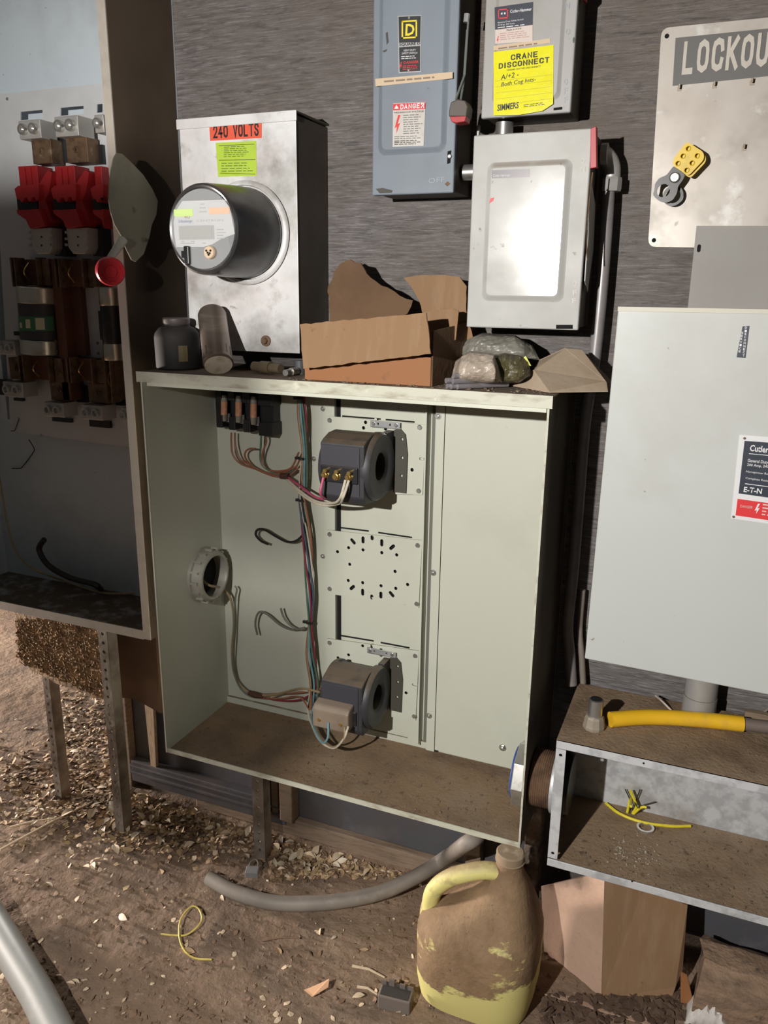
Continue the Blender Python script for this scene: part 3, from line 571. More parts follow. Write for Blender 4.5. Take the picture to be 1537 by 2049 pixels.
# knockout bushing in the left wall
p0 = X(408, 1149, CX0+.003); bu = thing('conduit_bushing', p0, 'grey ribbed locknut and bushing ringing the hole in the green cabinet left wall', 'bushing')
R0 = .068
MB().lathe([(R0*.78, 0), (R0*1.08, 0), (R0*1.08, .008), (R0*1.0, .010), (R0*.98, .03), (R0*.9, .036), (R0*.80, .036), (R0*.78, .03)], p0, (1, 0, 0), 40, closed=True).build('ring', mat('bushing_metal', (.42, .40, .35), .45, .4, layers=[((.25, .2, .14), 12, .5, .7, .7)]), bu, smooth=True)
for i in range(16):
    an = 2*PI*i/16; c_ = p0+V((.018, math.cos(an)*R0*1.02, math.sin(an)*R0*1.02)); MB().rbox(c_, (.022, .007, .006), Matrix.Rotation(an, 3, 'X')).build('lug', MATS['bushing_metal'], bu)
MB().lathe([(R0*.78, .0004), (R0*.78, .001)], p0, (1, 0, 0), 36).build('opening', blackflat, bu)
# fuse block
fb = thing('fuse_block', Y(487, 870, -.03), 'black four-post fuse block at the top left inside the green cabinet', 'fuse block')
yb_ = -.006
for x0, x1, ya, yc in ((430, 445, 772, 856), (455, 471, 776, 861), (484, 501, 781, 866), (515, 545, 785, 874)):
    a = Y(x0, ya, -.055); c_ = Y(x1, yc, -.055); h = a.z-c_.z
    B((a.x, -.055, c_.z), (c_.x, -.007, c_.z+h*.30)).build('post', blackm, fb, bevel=.001); B((a.x, -.055, a.z-h*.30), (c_.x, -.007, min(a.z, CZ1-.005))).build('post', blackm, fb, bevel=.001)
    B((a.x+(.002), -.040, c_.z+h*.28), (c_.x-.004, -.007, a.z-h*.28)).build('post_web', blackm, fb)
a = Y(430, 776, -.022); c_ = Y(545, 866, -.022); B((a.x, -.022, c_.z+.004), (c_.x-.01, -.007, a.z-.012)).build('base', blackm, fb)
for i, (cx_, ya, yc) in enumerate(((449, 790, 842), (478, 791, 845), (508, 793, 849))):
    p0 = Y(cx_, ya, -.044); p1 = Y(cx_-.5, yc, -.044); ax = p1-p0; L = ax.length; r = .0085
    t = thing('small_fuse', p1, '%s small orange-labelled glass-ended fuse in the black fuse block' % ('leftmost', 'middle', 'rightmost')[i], 'fuse', 'small fuses in the fuse block')
    MB().lathe([(r*.9, 0), (r*.98, .002), (r*.98, L*.25)], p0, ax, 16).build('end_cap', glassy, t, smooth=True)
    MB().lathe([(r, L*.25), (r, L*.75)], p0, ax, 16).build('barrel', copperlab, t, smooth=True)
    MB().lathe([(r*.98, L*.75), (r*.98, L-.002), (r*.9, L)], p0, ax, 16).build('end_cap', glassy, t, smooth=True)
    B((p0.x-.006, -.036, p1.z-.004), (p0.x+.006, -.030, p1.z+.018)).build('fuse_clip', lugm, fb)

# current transformers
def transformer(c, R, x0, x1, fx0, fx1, label, covered):
    """ring core with its axis along the wall, flat terminal face towards the room"""
    t = thing('current_transformer', (c.x, c.y, c.z-R), label, 'transformer')
    ri = R*.40; cy, cz = c.y, c.z
    # flanges and core, lathed about x with an open bore
    prof = [(ri, x0), (R*.93, x0), (R*.97, x0+.006), (R*.97, x0+.014), (R*.90, x0+.016), (R*.90, x1-.024), (R*.99, x1-.020), (R*1.0, x1-.008), (R*.93, x1), (ri*1.25, x1), (ri, x1-.006)]
    MB().lathe([(r, h) for r, h in prof], (0, cy, cz), (1, 0, 0), 48, closed=True).build('core', ctm, t, smooth=True)
    # squared front housing
    yf = cy-R*.98; hz = R*.76; pr = []
    pr = [(cy, cz+R*.99), (cy-R*.45, cz+R*.98), (cy-R*.8, cz+R*.86), (yf, cz+hz), (yf, cz-hz), (cy-R*.85, cz-R*.95), (cy-R*.2, cz-R*1.0), (cy-R*.2, cz-R*.5), (cy-R*.52, cz-R*.3), (cy-R*.56, cz), (cy-R*.52, cz+R*.3), (cy-R*.2, cz+R*.5)]
    hs = MB(); hs.slab([(fx0, a, b_) for a, b_ in pr], fx1-fx0, (1, 0, 0)); hs.build('housing', ctm, t, bevel=.003)
    B((fx0+.002, yf-.002, cz-hz*.95), (fx1-.010, yf, cz+hz*.93)).build('face_plate', mat('ct_face', (.045, .045, .055), .5), t, bevel=.0008)
    zt_ = cz-R*.14 if not covered else cz-R*.34
    B((fx0+.004, yf-.008, zt_-.016), (fx1-.012, yf-.002, zt_+.022)).build('terminal_base', blackm, t, bevel=.003)
    T = []
    for i, k in enumerate((.18, .47, .78)):
        px_ = fx0+(fx1-fx0-.01)*k; p = V((px_, yf-.008, zt_+(.002 if i != 1 else 0)))
        s = MB().lathe([(.0095, 0), (.0095, .002), (.0075, .003), (.0075, .010), (.0055, .011), (.0045, .014)], p, (0, -1, 0), 6 if i != 1 else 16).build('terminal', brass, t, smooth=False)
        MB().lathe([(.0045, 0), (.0045, .016)], (px_+.004, yf-.006, zt_+.012), (0, -1, 0), 10).build('terminal_post', brass, t)
        T.append(p+V((0, -.006, -.006)))
    # mounting bracket: silver bar on top and a dark foot plate against the wall plate
    zbk = c.z+R*1.0
    plate_xz([(fx0+.055, zbk-.000), (fx0+.055, zbk+.013), (x1+.012, zbk+.012), (x1+.012, zbk-.001)], [circ((fx0+.075, zbk+.006), .003, 8), circ((x1-.012, zbk+.006), .003, 8)], .0025, -.034, 'bracket', mat('bright_bracket', (.62, .63, .64), .28, .6), t)
    for k in (fx0+.063, x1+.003): screw((k, -.0355, zbk+.006), .0045, t)
    B((fx0+.055, -.034, zbk-.003), (x1+.012, -.028, zbk)).build('bracket_foot', zinc, t)
    # dark holed plate standing in for the ring's cast shadow on the right
    plate_xz([(x1-.004, cz-R*.98), (x1-.004, cz+R*.92), (x1+.010, cz+R*.98), (x1+.024, cz+R*.80), (x1+.030, cz+R*.2), (x1+.028, cz-R*.98)],
        [circ((x1+.016, cz+R*.66), .0035, 8), circ((x1+.017, cz+R*.10), .0035, 8), circ((x1+.016, cz-R*.45), .0035, 8)], .003, -.028, 'ring_shadow', mat('ct_shadow', (.06, .056, .042), .6), t)
    B((x1-.02, c.y+R*.5, cz-R*.9), (x1-.004, -.030, cz+R*.9)).build('mount', ctm, t)
    if covered:
        cv = MB(); xs0, xs1 = fx0-.006, fx1-.020
        pr = [(yf-.001, zt_+.040), (yf-.028, zt_+.036), (yf-.036, zt_+.026), (yf-.036, zt_-.022), (yf-.001, zt_-.018)]
        cv.slab([(xs0, a, b_) for a, b_ in pr], xs1-xs0, (1, 0, 0)); cv.build('terminal_cover', mat('dusty_terminal_cover', (.30, .235, .175), .45, alpha=.82, layers=[((.17, .125, .09), 12, .5, .7, .6)]), t, bevel=.004)
        for k in (.2, .8): MB().lathe([(.004, 0), (.004, .004)], (xs0+(xs1-xs0)*k, yf-.036, zt_), (0, -1, 0), 10).build('cover_screw', brass, t)
    return T
T1 = transformer(V((-.735, -.108, 1.116)), .078, -.800, -.675, -.792, -.686, 'upper black ring transformer with bare brass terminals', False)
T2 = transformer(V((-.735, -.108, .540)), .077, -.802, -.676, -.796, -.688, 'lower dusty ring transformer with a translucent terminal cover', True)

# wires
WC = dict(green=plain('wire_green', (.09, .17, .11)), white=plain('wire_white', (.62, .56, .45)), red=plain('wire_red', (.26, .03, .05)), black=wblk, blue=plain('wire_blue', (.07, .10, .15)), brown=plain('wire_brown', (.32, .125, .07)), pink=plain('wire_pink', (.50, .08, .16)), grey=plain('wire_grey', (.17, .17, .14)), tan=plain('wire_tan', (.34, .26, .15)), cyan=plain('wire_cyan', (.18, .36, .42)))
def trunk(color, off, end, label, seedv, tw=1.6, r=.0026):
    rnd = random.Random(seedv); base = [(601, 772), (605, 830), (609, 900), (606, 960), (606, 1010), (613, 1070), (618, 1130), (622, 1190), (621, 1250), (622, 1310), (628, 1370), (622, 1420)]
    P = []
    for i, q in enumerate(base):
        k = 1.0 if i not in (0, 2, 8) else .55
        a = seedv*1.05+i*.8; P.append(Y(q[0]+math.cos(a)*off*k*1.25, q[1], -.034+math.sin(a)*.006*k))
    P[0].z = min(P[0].z+.01, CZ1-.006)
    P += end
    return wire('wire', P, r, WC[color], label)
e2 = lambda dx, t, y=-.2: [Y(626+dx, 1455, -.08), Y(642+dx, 1484, -.15), Y(668, 1497-dx*.5, -.20), Y(688, 1478, -.225), t]
trunk('white', 5, e2(0, Y(697, 1454, -.222)), 'white wire running the height of the wire trunk to the lower transformer right terminal', 1)
trunk('tan', 6, e2(4, Y(690, 1454, -.222)), 'tan wire running the height of the wire trunk to the lower transformer right terminal', 2)
trunk('cyan', 3, [Y(624, 1440, -.08), Y(632, 1465, -.15), Y(645, 1486, -.20), Y(656, 1476, -.222), Y(657, 1446, -.222)], 'pale blue wire from the trunk to the left terminal of the lower transformer', 3)
trunk('green', 7, [Y(618, 1400, -.03)], 'green wire outermost in the vertical wire trunk', 4)
trunk('red', 6, [Y(640, 1380, -.03)], 'dark red wire in the vertical wire trunk', 5)
trunk('blue', 5, [Y(636, 1385, -.03)], 'blue grey wire in the vertical wire trunk', 6)
trunk('black', 3, [Y(645, 1378, -.03)], 'black wire in the middle of the vertical wire trunk', 7)
trunk('brown', 7, [Y(600, 1395, -.03), Y(560, 1398, -.03), Y(516, 1396, -.03)], 'brown wire turning left at the foot of the trunk', 8)
def wp(color, pts, label, r=.0025, y=-.03): return wire('wire', [Y(q[0], q[1], q[2] if len(q) > 2 else y) for q in pts], r, WC[color], label)
wp('brown', [(463, 866), (463, 885), (466, 910), (482, 928), (510, 938), (545, 952), (570, 954)], 'left one of the brown wires under the fuse block')
wp('brown', [(470, 866), (471, 890), (480, 918), (500, 930), (530, 945), (560, 948), (590, 935), (600, 920)], 'right one of the brown wires under the fuse block')
wp('brown', [(512, 898), (500, 898), (491, 905), (492, 918), (508, 935), (540, 950), (575, 952), (598, 936)], 'brown wire with a hooked loose end right of the fuse block leads')
wp('green', [(523, 868), (522, 890), (521, 915), (526, 932), (545, 945), (565, 952), (590, 940)], 'faded green wire hanging from the fuse block right post', r=.0026)
wp('brown', [(532, 870), (533, 885), (526, 905), (525, 925), (540, 942), (580, 938), (598, 905)], 'dark wire beside the faded green one under the fuse block')
b1 = T1[0]; b2 = T1[2]
wire('wire', [Y(572, 952, -.035), Y(600, 972, -.05), Y(630, 994, -.10), Y(652, 998, -.16), b1+V((-.004, -.012, -.035)), b1+V((0, -.005, 0))], 0.0031, WC['pink'], 'pink wire bolted to the upper transformer left terminal')
wire('wire', [Y(572, 956, -.035), Y(600, 982, -.05), Y(632, 1003, -.10), Y(665, 1007, -.17), b2+V((-.012, -.015, -.038)), b2+V((-.004, -.005, 0))], 0.0031, WC['white'], 'left one of the two white wires on the upper transformer')
wire('wire', [Y(575, 960, -.035), Y(604, 990, -.05), Y(640, 1010, -.11), Y(676, 1008, -.17), b2+V((-.005, -.015, -.036)), b2+V((.004, -.005, 0))], 0.0031, WC['white'], 'right one of the two white wires on the upper transformer')
wp('black', [(537, 1089), (522, 1082), (512, 1070), (516, 1060), (530, 1060), (552, 1073), (575, 1084), (595, 1081), (612, 1060), (614, 1030)], 'black wire with a loose hooked end left of the trunk', r=.0034)
wp('grey', [(515, 1270), (511, 1250), (514, 1232), (522, 1224), (537, 1231), (560, 1250), (585, 1260), (610, 1256)], 'grey wire with a hanging hooked end in the cabinet lower half', r=.0030)
wp('grey', [(562, 1217), (567, 1233), (580, 1250), (600, 1260), (611, 1257)], 'short grey wire pointing up left beside the trunk', r=.0028)
p_ = p0
wire('wire', [V((CX0-.0, -.11, .775)), X(418, 1171, CX0+.03), Y(445, 1178, -.05), Y(462, 1200, -.03), Y(468, 1245, -.02), Y(464, 1300, -.02), Y(468, 1345, -.02), Y(482, 1372, -.025), Y(505, 1388, -.03), Y(545, 1391, -.035), Y(600, 1378, -.04), Y(640, 1385, -.04)], .0034, WC['tan'], 'thick tan cable coming out of the bushing in the left wall')
wp('grey', [(470, 1172), (474, 1180), (471, 1200), (468, 1270), (466, 1330), (477, 1370), (498, 1392), (530, 1398)], 'grey wire behind the tan cable with a small eye at its top', r=.0024)
wp('white', [(542, 1395), (575, 1386), (612, 1382), (640, 1400), (632, 1440)], 'white wire leaving the taped joint towards the trunk')
wp('red', [(520, 1394), (560, 1402), (600, 1400), (640, 1380)], 'dark red wire leaving the taped joint low')
wp('brown', [(520, 1390), (560, 1388), (600, 1386), (642, 1378)], 'brown wire leaving the taped joint high')
tp = MB().tube([Y(499, 1386, -.032), Y(512, 1391, -.034), Y(526, 1393, -.032)], [.007, .009, .006], 9).build('tape_wrap', mat('old_tape', (.09, .035, .022), .7), smooth=True); tag(tp, 'dark brown tape wrapped round the cable joint at the cabinet bottom left', 'tape')
tp = MB().tube([Y(562, 952, -.034), Y(578, 953, -.036)], [.008, .008], 9).build('tape_wrap', MATS['old_tape'], smooth=True); tag(tp, 'brown tape wrapped where the fuse block wires join', 'tape')
for i, (q, lb) in enumerate((((602, 797), 'black cable tie at the top of the wire trunk'), ((605, 917), 'black cable tie on the trunk level with the upper transformer'), ((606, 1001), 'black cable tie just under the white and pink loop'), ((620, 1245), 'black cable tie on the lower half of the trunk'))):
    c_ = Y(*q, -.034); o = MB().lathe([(.010, -.003), (.0112, -.002), (.0112, .002), (.010, .003)], c_, (.05, 0, 1), 14, closed=False); o.box(c_+V((-.018, -.006, -.003)), c_+V((-.008, .001, .003)))
    tag(o.build('cable_tie', wblk), lb, 'cable tie', 'cable ties on the wire trunk')
# dirt lumps on the cabinet floor
def debris(n, pts_fn, sz, m, name, label, cat, parent=None, seed=3):
    rnd = random.Random(seed); b = MB()
    for i in range(n):
        p = pts_fn(rnd); s_ = sz*rnd.uniform(.3, 1)
        R = Matrix.Rotation(rnd.uniform(0, 6), 3, 'Z') @ Matrix.Rotation(rnd.uniform(-.5, .5), 3, 'X')
        b.rbox(p+V((0, 0, s_*.15)), (s_*rnd.uniform(.6, 1.6), s_*rnd.uniform(.3, 1), s_*rnd.uniform(.15, .5)), R)
    o = b.build(name, m, parent); o['kind'] = 'stuff'
    if parent is None: tag(o, label, cat)
    return o
crumb = mat('dirt_crumbs', (.16, .115, .08), .95, layers=[((.34, .26, .18), 60, .5, .7, .6)])
debris(260, lambda r: V((r.uniform(CX0+.02, CX1-.02), -.288+abs(r.gauss(0, .09))+.012, CZ0+.004)) if r.random() < .6 else V((r.uniform(-.9, -.3), r.uniform(-.27, -.05), CZ0+.004)), .007, crumb, 'dirt_crumbs', 'dirt crumbs strewn on the green cabinet floor', 'dirt')

# ================================================================ METER SOCKET AND METER
MX0, MX1, MY, MZ0, MZ1 = -1.149, -.8595, -.148, 1.362, 1.85
ms = thing('meter_socket', (-1.0, -.07, MZ0), 'tall stained metal meter socket box with an orange 240 VOLTS sticker', 'meter box')
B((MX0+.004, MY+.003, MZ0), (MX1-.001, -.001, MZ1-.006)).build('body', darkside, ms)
p_ = MB().slab([Y(357, 238, MY), Y(380, 640, MY), (MX0+.010, MY, MZ0), (MX1, MY, MZ0), (MX1, MY, MZ1)], .003, (0, 1, 0))
fr = B((MX0+.001, MY, MZ0), (MX1, MY+.003, MZ1-.002)).build('front_cover', galvbox, ms, bevel=.001)
b = MB(); b.box((MX0-.004, MY-.004, MZ1-.018), (MX1+.003, MY, MZ1+.002)); b.build('rain_lip', galvbox, ms, bevel=.001)
B((MX0-.004, MY, MZ1-.002), (MX1+.003, -.001, MZ1+.001)).build('top_panel', darkside, ms)
mc = Y(495, 463, MY); mc = V((-.985, MY, 1.615))
MB().lathe([(.098, 0), (.1065, .002), (.108, .006), (.104, .010), (.098, .011), (.096, .006)], mc, (0, -1, 0), 48).build('meter_ring', galvbox, ms, smooth=True)
k_ = Y(533, 682, MY); MB().lathe([(.012, 0), (.012, .004), (.007, .005), (.006, .012)], k_, (0, -1, 0), 16).build('hub_knob', rust, ms, smooth=True)
sticker('voltage_sticker', [(419, 248), (524, 243), (524, 276), (421, 282)], MY, orangelab, ms)
sign('240 VOLTS', (427, 277), (518, 272), 26, MY-.0008, black, ms, wt=.2, gap=.18)
sticker('inspection_sticker', [(432, 286), (513, 282), (514, 352), (437, 354)], MY, limelab, ms)
b = MB()
for q0, q1 in (((438, 291), (509, 288)), ((438, 320), (511, 319)), ((441, 346), (511, 348))): b.slab([Y(q0[0], q0[1], MY-.0014), Y(q1[0], q1[1], MY-.0014), Y(q1[0], q1[1]+.9, MY-.0014), Y(q0[0], q0[1]+.9, MY-.0014)], .0002, (0, -1, 0))
b.build('sticker_rules', black, ms)
darkgreen = mat('dark_green_print', (.10, .16, .03), .6)
lines((448, 293), (500, 291), (448, 316), 6, MY, darkgreen, ms, fill=.35); lines((443, 325), (508, 324), (443, 346), 4, MY, darkgreen, ms, fill=.3, seed=3)
mt = thing('electric_meter', mc, 'round black electric meter with a white faceplate and grey screen', 'meter')
f0 = V((-.995, -.300, 1.613)); ax = (f0-mc); L = ax.length
MB().lathe([(.092, .004), (.094, .012), (.093, .05), (.089, L-.012), (.0875, L-.003), (.0835, L), (.080, L-.002), (.078, L-.010)], mc, ax, 56).build('housing', housingblack, mt, smooth=True)
fy = f0.y+.0075
def fdisc(name, pts, m, y): return MB().slab([(f0.x+a*.079, y, f0.z+c_*.079) for a, c_ in pts], .001, (0, -1, 0)).build(name, m, mt)
fdisc('dial_disc', [(math.cos(2*PI*i/48), math.sin(2*PI*i/48)) for i in range(48)], metglass, fy)
pts = []
for i in range(28): a = math.radians(-22+ i*(180+44)/27*0.98); pts.append((.90*math.cos(a), .90*math.sin(a)))
pts = [p for p in pts if p[1] < .72]
seg1 = [(.93, -.12), (.93, .2), (.86, .45), (.66, .70), (-.62, .70), (-.82, .48), (-.92, .2), (-.92, -.1), (-.88, -.42), (.0, -.42), (.25, -.36), (.55, -.22)]
fdisc('faceplate', seg1, labelw, fy-.0012)
def fr_(name, x0, z0, x1, z1, m, d=.0024): return fdisc(name, [(x0, z0), (x1, z0), (x1, z1), (x0, z1)], m, fy-d)
fr_('screen_frame', -.76, -.24, .32, .10, mat('screen_frame', (.30, .29, .28), .4)); fr_('screen', -.70, -.20, .26, .07, lcd, .0036)
fr_('green_sticker', -.88, .33, -.30, .50, mat('fluorescent_green', (.55, .78, .05), .5)); fr_('orange_sticker', .20, .36, .80, .52, orangest)
def ft(s, x0, x1, z, h, m, bold=0): text(s, (f0.x+x0*.079, fy-.0026, f0.z+z*.079), (f0.x+x1*.079, fy-.0026, f0.z+z*.079), h*.079, m, mt, bold=bold)
ft('Schlumberger', -.76, -.32, .18, .07, mat('blue_print', (.06, .08, .30), .5), .01); ft('CENTRON', -.2, .6, .19, .05, plateg); ft('40', -.58, -.40, .27, .09, mat('brown_print', (.30, .2, .04), .5), .01)
for i in range(4): fr_('fine_print', .40, -.02-.07*i, .40+(.2, .26, .18, .24)[i], .0-.07*i, plateg)
for i in range(3): fr_('fine_print', -.1+.02*i, .42+.09*i, .12-.03*i, .44+.09*i, plateg)
fr_('fine_print', -.72, -.34, -.30, -.32, plateg); fr_('fine_print', -.70, -.295, -.62, -.275, plateg); fr_('fine_print', -.40, -.295, -.3, -.275, plateg); fr_('fine_print', -.05, -.34, .05, -.32, plateg)
MB().lathe([(.0765, 0), (.0765, .0015)], (f0.x, f0.y+.0015, f0.z), (0, -1, 0), 48).build('glass', clearg, mt, smooth=False)
pc = Y(422, 505, f0.y-.001); MB().lathe([(.0125, 0), (.0125, .006), (.011, .008)], pc, (0, -1, 0), 24, sx=1).build('port', mat('ivory_plastic', (.62, .47, .33), .5), mt, smooth=True)
for dx, dz in ((-.005, .003), (.005, .003), (0, -.005), (-.002, -.001), (.003, -.002)): MB().lathe([(.0022, 0), (.0022, .0012)], pc+V((dx, -.008, dz)), (0, -1, 0), 8).build('port_hole', blackflat, mt)
pc = Y(377, 512, f0.y); B(pc+V((-.006, -.008, -.017)), pc+V((.006, 0, .019))).build('seal_latch', blackm, mt, bevel=.002); B(pc+V((-.015, -.004, -.004)), pc+V((-.004, 0, .010))).build('seal_tab', blackm, mt, bevel=.001)

# ================================================================ THINGS ON THE CENTRE CABINET
zT = CZ1
# tin can leaning on the meter box
lo = Y(436, 706, -.262); hi = Y(423, 606, -.182); ax = hi-lo; ax = V((ax.x, ax.y+.0, ax.z)); r = .0315
lo = V((lo.x, lo.y, zT+.001+r*math.sqrt(1-(ax.normalized().z)**2)))
L = ax.length
cn = thing('tin_can', lo, 'dull cylindrical tin can leaning on the meter box, shiny bottom facing out', 'can')
MB().lathe([(r*.97, 0), (r*1.03, .001), (r*1.03, .004), (r, .006), (r, L*.4), (r, L-.006), (r*.93, L)], lo, ax, 36).build('body', canm, cn, smooth=True)
MB().lathe([(r*.95, -.0005), (r*.93, .0), (r*.8, .003), (r*.5, .004), (0.001, .0045)][::-1], lo-ax.normalized()*.0035, ax, 32).build('end_disc', canend, cn, smooth=True)
for i in range(16):
    an = 2*PI*i/16; a_ = ax.normalized(); u = a_.cross(V((1, 0, 0))).normalized(); v_ = a_.cross(u)
    MB().tube([lo+(u*math.cos(an)+v_*math.sin(an))*r*1.0+a_*.012, lo+(u*math.cos(an)+v_*math.sin(an))*r*1.0+a_*.035], .0007, 5).build('flute', canm, cn)
# dark jar
jc = V((-1.150, -.195, zT+.0005))
jr = thing('dark_jar', jc, 'dark round-shouldered jar with a short capped neck at the cabinet top left corner', 'jar')
MB().lathe([(.046, 0), (.050, .004), (.051, .07), (.049, .08), (.040, .092), (.029, .097), (.028, .104)], jc, (0, 0, 1), 36).build('body', jarm, jr, smooth=True)
MB().lathe([(.029, .100), (.031, .104), (.031, .112), (.028, .115)], jc, (0, 0, 1), 30).build('cap', mat('jar_cap', (.07, .055, .05), .5), jr, smooth=True)
MB().slab([jc+V((math.cos(a)*.0515, math.sin(a)*.0515, z)) for z, aa in ((.020, (-.9, -.7, -.5)), (.055, (-.5, -.7, -.9))) for a in aa], .0006).build('label', mat('jar_label', (.12, .09, .04), .6), jr)
# fittings
def fitting(name, a, c_, rr, m, label):
    o = MB().tube([a, a+(c_-a)*.3, a+(c_-a)*.3001, a+(c_-a)*.65, a+(c_-a)*.6501, c_], [rr*.8, rr*.8, rr, rr, rr*.75, rr*.75], 14).build(name, m, smooth=True); return tag(o, label, 'fitting')
fitting('pipe_fitting', V(Z(508, 733, zT+.014)), V(Z(562, 738, zT+.014)), .0135, mat('dirty_brass', (.16, .12, .075), .6, .2), 'dirty brown pipe fitting lying behind the cabinet top edge')
c1 = fitting('silver_connector', V(Z(571, 746, zT+.009)), V(Z(606, 740, zT+.009)), .0085, zinc, 'small shiny threaded connector beside the cardboard box')
pp_ = Y(600, 720, -.17); tag(MB().lathe([(.012, 0), (.012, .022), (.0125, .03)], (pp_.x, pp_.y, zT+.0005), (0, 0, 1), 16).build('small_tube', mat('cap_grey', (.085, .09, .095), .5), smooth=True), 'small dark grey tube standing against the meter box corner', 'tube')
tag(B((Z(500, 715, zT).x, -.17, zT+.0005), (Z(500, 715, zT).x+.03, -.152, zT+.03)).build('small_clamp', mat('clamp_dark', (.06, .052, .042), .5), bevel=.002), 'small dark clamp standing under the meter box', 'clamp')
# cardboard box
cb = thing('cardboard_box', (-.65, -.13, zT), 'torn open cardboard box with raised flaps on top of the green cabinet', 'box')
def sheet(name, pts, m, parent, t=.003, rag=0., seed=1, nrm=None):
    if rag:
        rnd = random.Random(seed); out = []
        for i, p in enumerate(pts):
            q = pts[(i+1) % len(pts)]; out.append(V(p)); n = max(1, int((V(q)-V(p)).length/.012))
            for k in range(1, n): out.append(V(p).lerp(V(q), k/n)+V((rnd.uniform(-rag, rag), 0, rnd.uniform(-rag, rag))))
        pts = out
    return MB().slab(pts, t, nrm).build(name, m, parent)
zf = zT+.0008
fx0, fx1 = Y(610, 740, -.262).x, Y(862, 735, -.255).x
sheet('front_panel', [(fx0, -.262, zf), (fx1, -.255, zf), (fx1, -.255, zf+.055), (fx0, -.262, zf+.055)], cardo, cb, nrm=(0, 1, 0))
sheet('front_flap', [Y(607, 738, -.292), Y(862, 708, -.288), Y(853, 626, -.272), Y(600, 649, -.274)], card, cb, t=.004, nrm=(0, 1, 0), rag=.0012)
sheet('left_panel', [(fx0, -.259, zf), (fx0, -.06, zf), (fx0, -.06, zf+.075), (fx0-.004, -.268, zf+.085)], cardd, cb, nrm=(1, 0, 0))
sheet('right_panel', [(fx1, -.252, zf), (fx1+.028, -.05, zf), (fx1+.028, -.05, zf+.12), (fx1, -.252, zf+.105)], cardd, cb, nrm=(1, 0, 0))
sheet('back_panel', [(fx0, -.056, zf), (fx1+.03, -.050, zf), (fx1+.03, -.050, zf+.11), (fx0, -.056, zf+.08)], cardd, cb, nrm=(0, 1, 0))
B((fx0+.003, -.255, zf), (fx1-.002, -.056, zf+.003)).build('bottom_panel', cardd, cb)
sheet('torn_flap', [Y(q[0], q[1], -.09) for q in ((664, 720), (660, 640), (657, 572), (668, 545), (680, 528), (700, 519), (722, 527), (742, 556), (775, 575), (800, 592), (826, 601), (815, 628), (790, 640), (790, 720))], cardd, cb, t=.005, rag=.003, nrm=(0, 1, 0))
sheet('right_flap', [Y(q[0], q[1], -.10) for q in ((850, 700), (850, 640), (838, 600), (822, 572), (808, 556), (850, 550), (890, 550), (920, 554), (934, 573), (933, 622), (950, 690))], card, cb, t=.004, rag=.001, nrm=(0, 1, 0))
sheet('inner_flap', [Y(q[0], q[1], -.16) for q in ((850, 690), (850, 625), (878, 620), (906, 618), (918, 622), (912, 680))], card, cb, t=.003, nrm=(0, 1, 0))
# bag of rods, plastic bags, paper packet
def blob(px, y0, y1, bulge, m, name, label, cat, nu=30, nv=16, seed=2, amp=.006, parent=None, cap=None):
    """crumpled bag: outline given as lower and upper pixel polylines, with real depth y0..y1"""
    low, up = px; rnd = V((seed*3.1, 0, 0)); b = MB(); rows = []
    def interp(pl, t):
        t *= len(pl)-1; i = min(int(t), len(pl)-2); f_ = t-i; return (pl[i][0]+(pl[i+1][0]-pl[i][0])*f_, pl[i][1]+(pl[i+1][1]-pl[i][1])*f_)
    for side in (0, 1):
        for j in range(nv+1):
            for i in range(nu+1):
                u = i/nu; v = j/nv; a = interp(low, u); c_ = interp(up, u); q = (a[0]+(c_[0]-a[0])*v, a[1]+(c_[1]-a[1])*v)
                ym = (y0+y1)/2; sh = math.sqrt(max(0, 1-(2*v-1)**2))**.8*min(1, math.sin(PI*min(max(u, 0), 1))*1.6+.15)
                yy = ym-(y1-y0)/2*sh*bulge if side == 0 else ym+(y1-y0)/2*sh*bulge
                if side == 0: yy = yy-(1-v)*.02
                p = Y(q[0], q[1], yy); edge = 1 if 0 < j < nv and 0 < i < nu else .25
                f_ = noise.noise(p*38+rnd)*amp+abs(noise.noise(p*75+rnd))*amp*.9-abs(noise.noise(p*120+rnd*2))*amp*.25
                p = p+V((0, -f_*edge, f_*edge*.4)); p.z = max(p.z, zT+.0008)
                b.v.append(p)
    n = (nu+1)*(nv+1)
    for s_ in (0, 1):
        for j in range(nv):
            for i in range(nu):
                k = s_*n+j*(nu+1)+i; b.f.append((k, k+1, k+nu+2, k+nu+1))
    o = b.build(name, m, parent)
    if parent is None: tag(o, label, cat)
    return o
blob(([(905, 712), (960, 716), (1020, 720), (1080, 720)], [(922, 685), (965, 666), (1032, 671), (1066, 692)]), -.12, -.05, 1, baggrey, 'plastic_bag', 'grey crumpled plastic bag behind the bundle of rods on the cabinet top', 'bag')
blob(([(985, 765), (1010, 768), (1040, 765), (1062, 752)], [(985, 712), (1010, 706), (1042, 712), (1060, 728)]), -.225, -.15, 1, bagdark, 'crumpled_wrapper', 'dark olive crumpled wrapper right of the bundle of rods', 'wrapper', amp=.009, seed=5)
tag(MB().slab([Y(q[0], q[1], -.20) for q in ((1040, 722), (1052, 712), (1063, 732), (1048, 730))], .002, (0, 1, 0)).build('yellow_scrap', yelwrap), 'bright yellow scrap on the dark olive wrapper', 'scrap')
